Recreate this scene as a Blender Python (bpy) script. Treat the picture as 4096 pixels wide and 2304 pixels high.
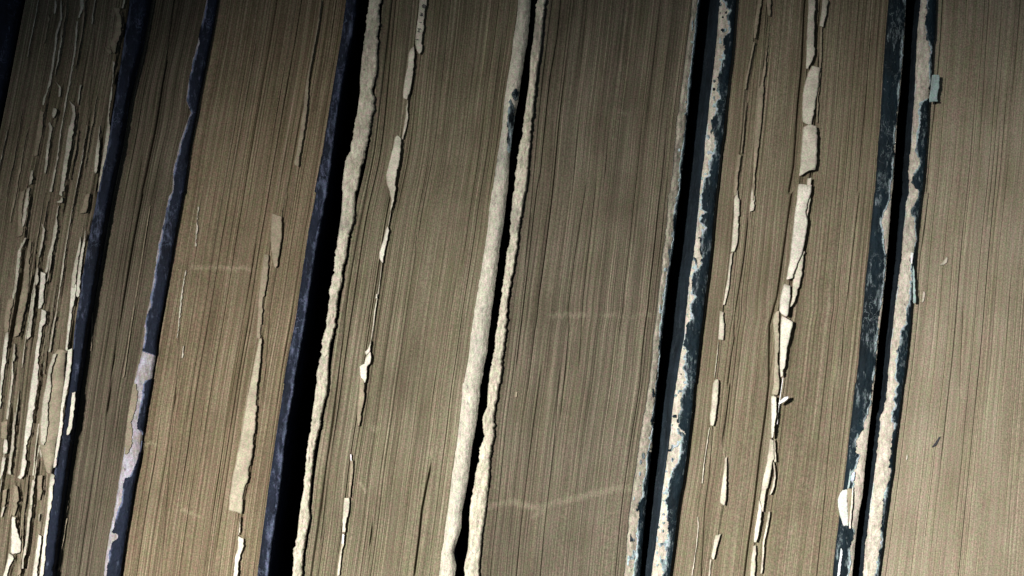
import bpy, math
import numpy as np

for o in list(bpy.data.objects):
    bpy.data.objects.remove(o, do_unlink=True)
sc = bpy.context.scene
COL = sc.collection

# ------------------------------------------------------------------ camera
D = 0.62                       # camera to the plane of the fore-edges (m)
PX = 1e-4                      # one photo pixel on that plane (m)
cam_d = bpy.data.cameras.new("camera")
cam_d.lens = 36.0 * D / (4096 * PX)
cam_d.clip_start = 0.01
cam_d.clip_end = 20
cam = bpy.data.objects.new("camera", cam_d)
cam.location = (0, -D, 0)
cam.rotation_euler = (math.radians(90), 0, 0)
COL.objects.link(cam)
sc.camera = cam

# ------------------------------------------------------------------ world, lamp, exposure
w = bpy.data.worlds.new("World")
sc.world = w
w.use_nodes = True
w.node_tree.nodes["Background"].inputs[0].default_value = (0.62, 0.80, 1.0, 1)
w.node_tree.nodes["Background"].inputs[1].default_value = 0.065

def lamp(name, loc, target, energy, color, angle, blend, size):
    l = bpy.data.lights.new(name, 'SPOT')
    l.energy = energy
    l.color = color
    l.spot_size = math.radians(angle)
    l.spot_blend = blend
    l.shadow_soft_size = size
    o = bpy.data.objects.new(name, l)
    o.location = loc
    import mathutils
    o.rotation_euler = (mathutils.Vector(target) - mathutils.Vector(loc)).to_track_quat('-Z', 'Y').to_euler()
    COL.objects.link(o)
    return o

lamp("lamp", (-0.62, -1.30, 0.20), (0.11, 0, -0.405), 240, (1.0, 0.958, 0.905), 42, 1.0, 0.05)

sc.view_settings.view_transform = 'Standard'
sc.view_settings.look = 'None'
sc.view_settings.exposure = 0
sc.view_settings.gamma = 1
sc.render.engine = 'CYCLES'
sc.cycles.max_bounces = 5

# ------------------------------------------------------------------ helpers
def at(px, py, d):
    """photo pixel -> point at depth d behind the fore-edge plane."""
    k = (D + d) / D * PX
    return (np.asarray(px, float) - 2048) * k, d + 0 * np.asarray(px, float), (1152 - np.asarray(py, float)) * k

def _h(ix, iy, seed):
    n = (ix * 374761393 + iy * 668265263 + seed * 974634777) & 0xffffffff
    n = ((n ^ (n >> 13)) * 1274126177) & 0xffffffff
    n = (n ^ (n >> 16)) & 0xffffffff
    return n / 4294967295.0

def vn(x, y, seed=0):
    x = np.asarray(x, float) + 1000.0
    y = np.asarray(y, float) + 1000.0
    x, y = np.broadcast_arrays(x, y)
    ix = np.floor(x).astype(np.int64)
    iy = np.floor(y).astype(np.int64)
    fx = x - ix
    fy = y - iy
    fx = fx * fx * (3 - 2 * fx)
    fy = fy * fy * (3 - 2 * fy)
    a = _h(ix, iy, seed); b = _h(ix + 1, iy, seed)
    c = _h(ix, iy + 1, seed); d = _h(ix + 1, iy + 1, seed)
    return (a * (1 - fx) + b * fx) * (1 - fy) + (c * (1 - fx) + d * fx) * fy * 1.0 - 0.5

def fbm(x, y, seed=0, octv=4, gain=0.55):
    s = 0
    a = 1.0
    for k in range(octv):
        s = s + a * vn(np.asarray(x) * 2 ** k, np.asarray(y) * 2 ** k, seed + 31 * k)
        a *= gain
    return s

class Line:
    """polyline x(y) in photo pixels, given in pieces traced in local crops."""
    def __init__(self, *pieces):
        pts = []
        for (ox, oy, s), lst in pieces:
            for x, y in lst:
                pts.append((oy + y / s, ox + x / s))
        pts.sort()
        ys = [p[0] for p in pts]
        xs = [p[1] for p in pts]
        self.ys, self.xs = np.array(ys), np.array(xs)
        n = len(pts)
        self.k0 = (np.interp(ys[0] + 700, ys, xs) - xs[0]) / 700
        self.k1 = (xs[-1] - np.interp(ys[-1] - 700, ys, xs)) / 700
    def __call__(self, y):
        y = np.asarray(y, float)
        r = np.interp(y, self.ys, self.xs)
        r = np.where(y < self.ys[0], self.xs[0] + (y - self.ys[0]) * self.k0, r)
        r = np.where(y > self.ys[-1], self.xs[-1] + (y - self.ys[-1]) * self.k1, r)
        return r

S = 1024 * 1.886 / 1024
def T(c, r): return (1024 * c, 768 * r, 1.8867)
F0 = (0, 0, 1.0)
TF_ = (0, 0, 0.62891)
TA = (0, 500, 2.3375)
TB = (0, 1100, 2.414)
TC = (0, 1650, 2.2167)
TD = (2960, 1100, 2.4133)
TE = (2960, 1650, 2.2167)
TF = (2780, 0, 2.069)
TG = (2780, 1600, 2.059)

def mesh_obj(name, verts, faces, mats, parent=None, origin=(0, 0, 0), uv=None, attrs=None, midx=None, smooth=True):
    me = bpy.data.meshes.new(name)
    verts = np.asarray(verts, float) - np.asarray(origin, float)
    me.from_pydata(verts.tolist(), [], faces)
    for m in mats:
        me.materials.append(m)
    if midx is not None:
        me.polygons.foreach_set('material_index', midx)
    if smooth:
        me.polygons.foreach_set('use_smooth', [True] * len(me.polygons))
    if uv is not None:
        l = me.uv_layers.new(name="UVMap")
        vi = np.zeros(len(me.loops), dtype=np.int32)
        me.loops.foreach_get('vertex_index', vi)
        l.data.foreach_set('uv', np.asarray(uv, np.float32)[vi].ravel())
    if attrs:
        for k, v in attrs.items():
            a = me.attributes.new(k, 'FLOAT', 'POINT')
            a.data.foreach_set('value', np.asarray(v, np.float32).ravel())
    me.update()
    o = bpy.data.objects.new(name, me)
    COL.objects.link(o)
    if parent is not None:
        o.parent = parent
    return o

def loft_solid(X, Y, Z, back, knee=None):
    """rows x cols front grid, walls straight back to y=back, closed all round."""
    shift = 0
    if knee:
        # the outer face leans away from its front edge before running back
        shift = knee[1]
        X = np.hstack([X[:, :1] - shift, X]); Y = np.hstack([Y[:, :1] + knee[0], Y]); Z = np.hstack([Z[:, :1], Z])
    R, Cn = X.shape
    n = Cn + 2
    V = np.zeros((R, n, 3))
    V[:, 1:-1, 0] = X; V[:, 1:-1, 1] = Y; V[:, 1:-1, 2] = Z
    V[:, 0] = np.stack([X[:, 0], 0 * X[:, 0] + back, Z[:, 0]], -1)
    V[:, -1] = np.stack([X[:, -1], 0 * X[:, 0] + back, Z[:, -1]], -1)
    i = np.arange(R - 1)[:, None]
    j = np.arange(n)[None, :]
    j2 = (j + 1) % n
    f = np.stack([i * n + j, (i + 1) * n + j, (i + 1) * n + j2, i * n + j2], -1).reshape(-1, 4).tolist()
    side = np.tile(np.where((np.arange(n) <= (1 if knee else 0)) | (np.arange(n) >= n - 2), 1, 0), R - 1).tolist()
    f.append(list(range(n)))
    f.append([(R - 1) * n + k for k in range(n)][::-1])
    side += [1, 1]
    return V.reshape(-1, 3), f, side

# ------------------------------------------------------------------ materials
def nodes(name):
    m = bpy.data.materials.new(name)
    m.use_nodes = True
    nt = m.node_tree
    b = nt.nodes['Principled BSDF']
    return m, nt, b

def N(nt, t, **kw):
    n = nt.nodes.new(t)
    for k, v in kw.items():
        setattr(n, k, v)
    return n

def noise(nt, vec, scale, detail=3, rough=0.55, map_scale=None, rot=None):
    if map_scale:
        mp = N(nt, 'ShaderNodeMapping')
        mp.inputs['Scale'].default_value = map_scale
        nt.links.new(vec, mp.inputs['Vector'])
        vec = mp.outputs[0]
    n = N(nt, 'ShaderNodeTexNoise')
    n.inputs['Scale'].default_value = scale
    n.inputs['Detail'].default_value = detail
    n.inputs['Roughness'].default_value = rough
    nt.links.new(vec, n.inputs['Vector'])
    return n

def ramp(nt, fac, stops):
    r = N(nt, 'ShaderNodeValToRGB')
    e = r.color_ramp.elements
    while len(e) < len(stops):
        e.new(0.5)
    for k, (p, c) in enumerate(stops):
        e[k].position = p
        e[k].color = (c[0], c[1], c[2], 1) if not isinstance(c, (int, float)) else (c, c, c, 1)
    nt.links.new(fac, r.inputs[0])
    return r.outputs[0]

def mix(nt, fac, a, b, mode='MIX'):
    m = N(nt, 'ShaderNodeMix', data_type='RGBA', blend_type=mode)
    if isinstance(fac, (int, float)):
        m.inputs[0].default_value = fac
    else:
        nt.links.new(fac, m.inputs[0])
    for k, v in ((6, a), (7, b)):
        if isinstance(v, tuple):
            m.inputs[k].default_value = (*v, 1)
        else:
            nt.links.new(v, m.inputs[k])
    return m.outputs[2]

def bump(nt, b, h, strength, dist):
    n = N(nt, 'ShaderNodeBump')
    n.inputs['Strength'].default_value = strength
    n.inputs['Distance'].default_value = dist
    nt.links.new(h, n.inputs['Height'])
    nt.links.new(n.outputs[0], b.inputs['Normal'])
    return n

def grain(nt, col, amount=0.5, scale=1900):
    """fine speckle of dust and fibre in the sheet itself."""
    tc = N(nt, 'ShaderNodeTexCoord')
    n = noise(nt, tc.outputs['Object'], scale, 1, 0.5)
    r = ramp(nt, n.outputs[0], [(0.30, 0.62), (0.70, 1.38)])
    c = mix(nt, amount, col, r, 'MULTIPLY')
    n2 = noise(nt, tc.outputs['Object'], scale * 0.55, 1, 0.5)
    hue = ramp(nt, n2.outputs[0], [(0.30, (1.12, 0.94, 1.04)), (0.5, (1, 1, 1)), (0.70, (0.90, 1.06, 0.92))])
    return mix(nt, 0.8, c, hue, 'MULTIPLY')

def page_material(name, dark, mid, light, seed):
    k = {'fawn': 0.5, 'tan': 0.8}.get(name.split('_')[-1], 1.0)
    if k < 1:
        dark = tuple(m_ + (d_ - m_) * k for d_, m_ in zip(dark, mid)); light = tuple(m_ + (l_ - m_) * k for l_, m_ in zip(light, mid))
    m, nt, b = nodes(name)
    uv = N(nt, 'ShaderNodeUVMap').outputs[0]
    off = N(nt, 'ShaderNodeMapping')
    off.inputs['Location'].default_value = (seed * 71.3, seed * 13.7, 0)
    nt.links.new(uv, off.inputs[0])
    v = off.outputs[0]
    fine = noise(nt, v, 1.0, 5, 0.72, (1.9, 0.007, 1))
    c = ramp(nt, fine.outputs[0], [(0.33, dark), (0.50, mid), (0.68, light)])
    hair = noise(nt, v, 1.0, 3, 0.6, (4.0, 0.02, 1))
    c = mix(nt, 0.75 * k, c, ramp(nt, hair.outputs[0], [(0.30, 0.48), (0.5, 1.0), (0.72, 1.55)]), 'MULTIPLY')
    band = noise(nt, v, 1.0, 3, 0.5, (0.16, 0.006, 1))
    c = mix(nt, 0.8, c, ramp(nt, band.outputs[0], [(0.3, (0.80, 0.77, 0.73)), (0.7, (1.12, 1.12, 1.12))]), 'MULTIPLY')
    # short, broken streaks of fresh paper where leaves are nicked
    nick = noise(nt, v, 1.0, 4, 0.7, (1.9, 0.10, 1))
    nf = ramp(nt, nick.outputs[0], [(0.63, 0.0), (0.76, 0.55)])
    c = mix(nt, nf, c, light)
    sa = N(nt, 'ShaderNodeAttribute', attribute_name='scuff')
    sm = N(nt, 'ShaderNodeMath', operation='MULTIPLY')
    nt.links.new(sa.outputs['Fac'], sm.inputs[0])
    nt.links.new(noise(nt, v, 1.0, 3, 0.7, (1.6, 0.25, 1)).outputs[0], sm.inputs[1])
    c = mix(nt, ramp(nt, sm.outputs[0], [(0.14, 0.0), (0.62, 0.42)]), c, tuple(min(1, x * 1.35) for x in light))
    gr = noise(nt, v, 1.0, 4, 0.6, (0.045, 0.022, 1))
    c = mix(nt, ramp(nt, gr.outputs[0], [(0.50, 0.0), (0.70, 0.35)]), c, tuple(x * 0.9 for x in dark))
    tint = noise(nt, v, 1.0, 3, 0.6, (0.55, 0.045, 1))
    c = mix(nt, 0.7, c, ramp(nt, tint.outputs[0], [(0.3, (1.08, 0.97, 1.04)), (0.5, (1, 1, 1)), (0.7, (0.95, 1.02, 0.90))]), 'MULTIPLY')
    mot = noise(nt, v, 1.0, 4, 0.6, (0.09, 0.05, 1))
    c = mix(nt, 0.7, c, ramp(nt, mot.outputs[0], [(0.3, (0.86, 0.83, 0.78)), (0.7, (1.10, 1.10, 1.10))]), 'MULTIPLY')
    c = grain(nt, c, 0.75)
    nt.links.new(c, b.inputs['Base Color'])
    b.inputs['Roughness'].default_value = 0.9
    b.inputs['Specular IOR Level'].default_value = 0.15
    bump(nt, b, hair.outputs[0], 0.5, 0.0003)
    return m

def paper_material(name, colr, var=0.18, streak=True):
    m, nt, b = nodes(name)
    tc = N(nt, 'ShaderNodeTexCoord').outputs['Object']
    n = noise(nt, tc, 160, 5, 0.6)
    c = ramp(nt, n.outputs[0], [(0.3, tuple(x * (1 - var * 1.5) for x in colr)), (0.68, tuple(min(1, x * (1 + var)) for x in colr))])
    sp = noise(nt, tc, 420, 2, 0.5)
    c = mix(nt, ramp(nt, sp.outputs[0], [(0.66, 0.0), (0.76, 0.45)]), c, tuple(x * 0.45 for x in colr))
    c = grain(nt, c, 0.5)
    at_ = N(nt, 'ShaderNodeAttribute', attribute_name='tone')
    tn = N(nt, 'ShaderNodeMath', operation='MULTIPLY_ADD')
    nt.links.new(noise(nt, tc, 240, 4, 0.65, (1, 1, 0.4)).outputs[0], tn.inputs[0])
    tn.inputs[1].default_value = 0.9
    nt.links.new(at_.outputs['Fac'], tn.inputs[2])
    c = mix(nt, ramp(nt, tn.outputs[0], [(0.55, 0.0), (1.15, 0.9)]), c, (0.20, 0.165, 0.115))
    nt.links.new(c, b.inputs['Base Color'])
    b.inputs['Roughness'].default_value = 0.85
    b.inputs['Specular IOR Level'].default_value = 0.2
    bump(nt, b, n.outputs[0], 0.35, 0.0006)
    return m

def core_material(name, a, bcol, dirt):
    """frayed greyboard: felted fibre with dirt rubbed into it."""
    m, nt, b = nodes(name)
    tc = N(nt, 'ShaderNodeTexCoord').outputs['Object']
    n = noise(nt, tc, 330, 6, 0.65, (1, 1, 0.55))
    c = ramp(nt, n.outputs[0], [(0.30, a), (0.66, bcol)])
    d = noise(nt, tc, 75, 6, 0.7, (1, 1, 0.5))
    c = mix(nt, ramp(nt, d.outputs[0], [(0.50, 0.0), (0.72, 0.75)]), c, dirt)
    sp = noise(nt, tc, 600, 3, 0.6, (1, 1, 0.5))
    c = mix(nt, ramp(nt, sp.outputs[0], [(0.64, 0.0), (0.74, 0.6)]), c, tuple(x * 0.5 for x in dirt))
    fib = noise(nt, tc, 900, 5, 0.7, (1, 1, 0.28))
    c = mix(nt, 0.9, c, ramp(nt, fib.outputs[0], [(0.30, 0.62), (0.5, 1.0), (0.7, 1.22)]), 'MULTIPLY')
    at_ = N(nt, 'ShaderNodeAttribute', attribute_name='wear')
    wf = N(nt, 'ShaderNodeMath', operation='MULTIPLY')
    nt.links.new(noise(nt, tc, 260, 5, 0.7).outputs[0], wf.inputs[0])
    nt.links.new(at_.outputs['Fac'], wf.inputs[1])
    c = mix(nt, ramp(nt, wf.outputs[0], [(0.30, 0.0), (0.48, 0.8)]), c, (0.50, 0.60, 0.62))
    c = grain(nt, c, 0.5)
    nt.links.new(c, b.inputs['Base Color'])
    b.inputs['Roughness'].default_value = 0.95
    b.inputs['Specular IOR Level'].default_value = 0.1
    hm = mix(nt, 0.5, n.outputs['Color'], fib.outputs['Color'])
    bump(nt, b, hm, 0.9, 0.0012)
    return m

def cloth_material(name, base, worn, crackle, amount):
    m, nt, b = nodes(name)
    tc = N(nt, 'ShaderNodeTexCoord').outputs['Object']
    n = noise(nt, tc, 140, 5, 0.7, (1, 1, 0.35))
    c = ramp(nt, n.outputs[0], [(0.3, tuple(x * 0.5 for x in base)), (0.7, tuple(x * 2.0 for x in base))])
    rub = noise(nt, tc, 420, 5, 0.75, (1, 1, 0.30))
    at_ = N(nt, 'ShaderNodeAttribute', attribute_name='wear')
    add = N(nt, 'ShaderNodeMath', operation='ADD')
    nt.links.new(rub.outputs[0], add.inputs[0])
    nt.links.new(at_.outputs['Fac'], add.inputs[1])
    c = mix(nt, ramp(nt, add.outputs[0], [(0.56, 0.0), (0.82, amount)]), c, worn)
    fr = N(nt, 'ShaderNodeMath', operation='MULTIPLY')
    rub2 = noise(nt, tc, 700, 4, 0.7)
    nt.links.new(rub2.outputs[0], fr.inputs[0])
    nt.links.new(at_.outputs['Fac'], fr.inputs[1])
    c = mix(nt, ramp(nt, fr.outputs[0], [(0.085, 0.0), (0.13, 0.85)]), c, worn)
    vo = N(nt, 'ShaderNodeTexVoronoi', feature='DISTANCE_TO_EDGE')
    vo.inputs['Scale'].default_value = 130
    mp = N(nt, 'ShaderNodeMapping')
    mp.inputs['Scale'].default_value = (1.3, 1, 0.8)
    nt.links.new(tc, mp.inputs[0])
    wob = mix(nt, 0.012, mp.outputs[0], noise(nt, tc, 300, 3).outputs['Color'], 'ADD')
    nt.links.new(wob, vo.inputs['Vector'])
    cr = ramp(nt, vo.outputs['Distance'], [(0.0, 1.0), (0.035, 0.0)])
    gate = noise(nt, tc, 60, 3, 0.6)
    g = ramp(nt, gate.outputs[0], [(0.52, 0.0), (0.66, crackle)])
    fac = mix(nt, 1.0, cr, g, 'MULTIPLY')
    c = mix(nt, fac, c, worn)
    c = grain(nt, c, 0.6)
    nt.links.new(c, b.inputs['Base Color'])
    b.inputs['Roughness'].default_value = 0.75
    b.inputs['Specular IOR Level'].default_value = 0.18
    bump(nt, b, rub.outputs[0], 0.8, 0.0006)
    return m

PAGE = [page_material("aged_page_edges_%s" % w_, d_, m_, l_, k) for k, (w_, d_, m_, l_) in enumerate([
    ("umber", (0.071, 0.059, 0.041), (0.168, 0.143, 0.101), (0.320, 0.281, 0.205)),
    ("umber_pale", (0.078, 0.064, 0.044), (0.178, 0.155, 0.110), (0.335, 0.298, 0.223)),
    ("brown", (0.045, 0.039, 0.027), (0.114, 0.099, 0.072), (0.214, 0.190, 0.143)),
    ("golden", (0.081, 0.062, 0.038), (0.196, 0.160, 0.105), (0.341, 0.293, 0.213)),
    ("olive", (0.070, 0.059, 0.039), (0.167, 0.149, 0.103), (0.304, 0.279, 0.206)),
    ("grey_brown", (0.051, 0.045, 0.032), (0.124, 0.110, 0.081), (0.225, 0.206, 0.155)),
    ("tan", (0.084, 0.068, 0.045), (0.190, 0.165, 0.114), (0.329, 0.297, 0.223)),
    ("fawn", (0.131, 0.110, 0.078), (0.278, 0.247, 0.182), (0.457, 0.421, 0.328)),
])]
M_PAPER = paper_material("torn_page_cream", (0.57, 0.54, 0.44))
M_PAPER_B = paper_material("torn_page_bright", (0.71, 0.685, 0.585))
M_PAPER_D = paper_material("torn_page_dull", (0.31, 0.265, 0.19))
M_WHITE = paper_material("white_fibre", (0.85, 0.86, 0.88), 0.05)
M_MINT = paper_material("mint_paper", (0.36, 0.47, 0.46), 0.12)
M_CORE = core_material("greyboard_cream", (0.40, 0.37, 0.28), (0.68, 0.64, 0.52), (0.17, 0.165, 0.145))
M_CORE2 = core_material("greyboard_smooth", (0.42, 0.40, 0.325), (0.60, 0.575, 0.48), (0.23, 0.23, 0.215))
M_CORE_P = core_material("greyboard_pinkish", (0.40, 0.36, 0.29), (0.68, 0.635, 0.54), (0.20, 0.185, 0.165))
M_CORE_D = core_material("greyboard_dirty_shaded", (0.18, 0.165, 0.13), (0.42, 0.39, 0.315), (0.085, 0.08, 0.07))  # dirty board; the shade it sits in is also put into the colour
M_CORE_L = core_material("greyboard_lavender", (0.27, 0.24, 0.19), (0.46, 0.45, 0.55), (0.20, 0.18, 0.15))
M_NAVY = cloth_material("navy_cloth", (0.0065, 0.0100, 0.0205), (0.17, 0.205, 0.32), 0.5, 0.75)
M_TEAL = cloth_material("blue_green_cloth", (0.004, 0.0105, 0.0155), (0.42, 0.52, 0.55), 0.30, 0.85)
M_TEAL_SIDE = cloth_material("lightened_side_blue_green_cloth", (0.010, 0.016, 0.022), (0.10, 0.12, 0.14), 0.3, 0.5)  # lighter copy for board sides: light inside the gaps put into the colour
M_INK = bpy.data.materials.new("printing_ink")
M_INK.use_nodes = True
M_INK.node_tree.nodes['Principled BSDF'].inputs['Base Color'].default_value = (0.03, 0.03, 0.035, 1)
M_INK.node_tree.nodes['Principled BSDF'].inputs['Roughness'].default_value = 0.8

BOARD_D = -0.0030      # boards stand 3 mm proud of the leaves
Y0, Y1 = -520, 2860    # the books run on past the picture at head and tail

# ------------------------------------------------------------------ builders
def book(name, label, xc):
    o = bpy.data.objects.new(name, None)
    zb = (1152 - Y1) * PX
    o.location = ((xc - 2048) * PX, 0.05, zb)
    o.empty_display_size = 0.02
    COL.objects.link(o)
    o['label'] = label
    o['category'] = 'book'
    o['group'] = 'worn old books packed side by side'
    return o

STEPS = {}
LATER = []
def text_block(*a, **k):
    LATER.append((a, k))

def build_text_block(parent, L, R, mat, seed, grooves=(), kinks=(), fine=1.0, ncol=None, swell=0.0, scuffs=(), recess=0.0, tuck=6.0):
    rng = np.random.default_rng(seed)
    py = np.arange(Y0, Y1 + 1, 9.0)
    def ease(f, o):
        yy = np.arange(Y0 - 400, Y1 + 401, 10.0)
        v = np.convolve(np.pad(f(yy), 18, mode='edge'), np.hanning(37) / np.hanning(37).sum(), 'valid')
        return lambda y: np.interp(y, yy, v) + o
    L = ease(L, -tuck); R = ease(R, tuck if parent is not b1 else 0.0)
    wpx = float(np.mean(R(py) - L(py)))
    nc = ncol or int(wpx / 1.45)
    u = np.linspace(0, 1, nc)
    P, U = np.meshgrid(py, u, indexing='ij')
    l = L(py)[:, None]; r = R(py)[:, None]
    X = l + (r - l) * U
    for (yc, wd, amp) in kinks:
        X += amp * np.exp(-((P - yc - 20 * np.sin(U * 5)) / wd) ** 2) * np.sin(np.pi * U) ** 0.5
    s = U * wpx                                   # px across the leaves
    wob = 2.0 * vn(s / 90, P / 900, seed + 5)
    sw = s + wob
    d = 1.9e-4 * fine * fbm(sw / 6.0, P / 1600, seed, 3, 0.6)          # single gatherings of leaves
    d += 2.4e-4 * fine * fbm(sw / 34.0, P / 2200, seed + 9, 3, 0.5)   # signatures
    d += 5e-4 * vn(s / 170.0, P / 1200, seed + 17)
    g = vn(sw / 5.0, P / 1500, seed + 23)
    d += 2.6e-4 * fine * np.clip(g - 0.30, 0, 1) * 5 * (vn(sw / 50, P / 400, seed + 3) > -0.1)
    # open splits between leaves
    hub = rng.uniform(0.02, 0.98, 9)
    for k in range(int(wpx / 15)):
        c = (rng.uniform(0.02, 0.98) if k % 2 else np.clip(rng.choice(hub) + rng.normal(0, 0.018), 0.01, 0.99)) * wpx
        a, b_ = sorted(rng.uniform(Y0, Y1, 2))
        if b_ - a < 350: b_ = a + 350
        dep = rng.uniform(1.5e-4, 8e-4)
        wd = rng.uniform(1.2, 2.8)
        env = np.clip((P - a) / 150, 0, 1) * np.clip((b_ - P) / 150, 0, 1)
        cc = c + 5 * vn(0 * P + k * 3.1, P / 500, seed + 40)
        d += dep * env * np.exp(-((s - cc) / wd) ** 2)
    for (ln, ya, yb, wd, dep) in grooves:
        env = np.clip((P - ya) / 60, 0, 1) * np.clip((yb - P) / 60, 0, 1)
        gx = ln(py)[:, None]
        d += dep * env * np.exp(-((X - gx) / wd) ** 2)
    d += 6e-5 * vn(s / 3.0, P / 45, seed + 60)
    d = d - np.median(d)
    for (fy, fl, fr, dep) in STEPS.get(parent.name, ()):
        a, b_ = fy[0], fy[-1]
        sel = (py > a - 130) & (py < b_ + 130)
        if not sel.any():
            continue
        p = py[sel]
        sl_ = (L(p + 60) - L(p - 60)) / 120
        fx = np.interp(p, fy, fr)
        fx = fx + np.where(p < a, (p - a) * sl_, 0) + np.where(p > b_, (p - b_) * sl_, 0)
        env = np.clip((p - a + 120) / 130, 0, 1) * np.clip((b_ + 120 - p) / 130, 0, 1)
        q = X[sel] - fx[:, None]
        wid = 20.0 if parent is b1 else 13.0
        d[sel] += (dep * env)[:, None] * (np.where(q > -3, np.exp(-np.clip(q, 0, None) / wid), 0) - 0.45 * np.where(q < 0, np.exp(q / 10.0), 0))
    d -= swell * np.sin(np.pi * U)
    k = (D + BOARD_D) / D * PX
    Xw = (X - 2048) * k
    Zw = (1152 - P) * (D + d) / D * PX
    d = d + recess
    V, f, side = loft_solid(Xw, d, Zw, 0.11)
    sc_ = np.zeros((len(py), nc + 2))
    for pts, wd in scuffs:
        for (ax, ay), (bx, by) in zip(pts[:-1], pts[1:]):
            tt = np.clip((X - ax) / (bx - ax + 1e-6), 0, 1)
            dist = np.hypot(X - (ax + tt * (bx - ax)), P - (ay + tt * (by - ay)) + 12 * vn(X / 9, 0 * X, 77) + 16 * vn(X / 60, 0 * X, 79))
            sc_[:, 1:-1] = np.maximum(sc_[:, 1:-1], np.exp(-(dist / (1.4 * wd)) ** 2) * np.clip(0.8 + 0.9 * vn(X / 70, P / 60, 78), 0, 1))
    n = nc + 2
    UV = np.zeros((len(py), n, 2))
    UV[:, 1:-1, 0] = s * 0.1; UV[:, 0, 0] = -0.5; UV[:, -1, 0] = wpx * 0.1 + 0.5
    UV[:, :, 1] = P[:, :1] * 0.1
    return mesh_obj('text_block', V, f, [mat], parent, parent.location, UV.reshape(-1, 2), attrs={'scuff': sc_})

def board_front(q, X, P, U):
    sd = q['seed']
    d = q['depth'] + q['rnd'] * np.abs(2 * U - 1) ** q['power'] + q['tilt'] * (U - 0.5)
    n = fbm(X / 11, P / 17, sd + 3, 4, 0.65)
    return d + q['rough'] * (1.2 * n - 1.5 * np.abs(vn(X / 16, P / 30, sd + 6))) + 0.6 * q['rough'] * fbm(X / 60, P / 110, sd + 4, 3) + 0.8 * q['rough'] * vn(X / 5, P / 8, sd + 8)

def board(parent, L, R, mats, seed, rag=2.0, rough=1.5e-4, rnd=0.0012, depth=BOARD_D, tilt=0.0, wear_at=None, name='cover_board', power=4.0, knee=None):
    py = np.arange(Y0, Y1 + 1, 4.5)
    u = np.linspace(0, 1, 22)
    P, U = np.meshgrid(py, u, indexing='ij')
    am = np.clip(0.75 + 1.6 * vn(py / 130, 0 * py, seed + 90), 0.15, 1.6)
    l = (L(py) + rag * am * fbm(py / 21, 0 * py, seed, 4, 0.75))[:, None]
    r = (R(py) + rag * am[::-1] * fbm(py / 21, 0 * py + 9, seed + 1, 4, 0.75))[:, None]
    # denser rows of points at the rounded corners
    Ue = 0.5 - 0.5 * np.cos(np.pi * U)
    X = l + (r - l) * Ue
    d = board_front(dict(depth=depth, rnd=rnd, tilt=tilt, rough=rough, seed=seed, power=power), X, P, Ue)
    x, y, z = at(X, P, d)
    V, f, side = loft_solid(x, d, z, 0.105, knee)
    k0 = 2 if knee else 1
    wv = np.zeros((len(py), 23 + k0))
    if wear_at is not None:
        wv[:, k0:-1] = wear_at(Ue, P)
        wv[:, k0] = wv[:, -2] = 0
    o = mesh_obj(name, V, f, mats, parent, parent.location, midx=side if len(mats) > 1 else None, attrs={'wear': wv})
    surf = dict(power=power, L=L, R=R, seed=seed, depth=depth, rnd=rnd, tilt=tilt, rough=rough)
    return o, surf

def cloth(parent, surf, keep, mat, seed, name='cover_cloth', lift=2.2e-4, rowstep=3.0, ncol=30):
    """the covering cloth that is left on a board: a thin torn skin over the board's edge."""
    L, R = surf['L'], surf['R']
    py = np.arange(-60, 2370, rowstep)
    l = L(py)[:, None] - 1.0
    r = R(py)[:, None] + 1.5
    U = np.linspace(0, 1, ncol)[None, :]
    P = np.repeat(py[:, None], ncol, 1)
    X = l + (r - l) * U
    m = keep(X, P, np.repeat(U, len(py), 0))       # signed: >0 cloth is there
    Ue = np.repeat(U, len(py), 0)
    sd = surf['seed']
    d = board_front(surf, X, P, Ue)
    d = d - lift - 2.5e-4 * np.clip(1 - m / 6, 0, 1) * (vn(X / 20, P / 30, seed) + 0.5)
    x, y, z = at(X, P, d)
    V = np.stack([x, d, z], -1).reshape(-1, 3)
    R_, Cn = X.shape
    cell = (m[:-1, :-1] + m[1:, :-1] + m[:-1, 1:] + m[1:, 1:]) / 4 > 0
    ii, jj = np.nonzero(cell)
    f = np.stack([ii * Cn + jj, (ii + 1) * Cn + jj, (ii + 1) * Cn + jj + 1, ii * Cn + jj + 1], -1)
    used = np.unique(f)
    re = -np.ones(len(V), int); re[used] = np.arange(len(used))
    wv = np.clip(1 - m / 12.0, 0, 1) * 0.36 * np.clip(0.75 + 2.0 * vn(X / 25, P / 60, seed + 2), 0, 1)
    o = mesh_obj(name, V[used], re[f].tolist(), [mat], parent, PAR_ORIGIN(parent), attrs={'wear': wv.reshape(-1)[used]})
    md = o.modifiers.new('thickness', 'SOLIDIFY')
    md.thickness = 0.0002
    md.offset = -1
    return o

def PAR_ORIGIN(o):
    v = np.zeros(3)
    while o is not None:
        v += np.array(o.location)
        o = o.parent
    return v

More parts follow.
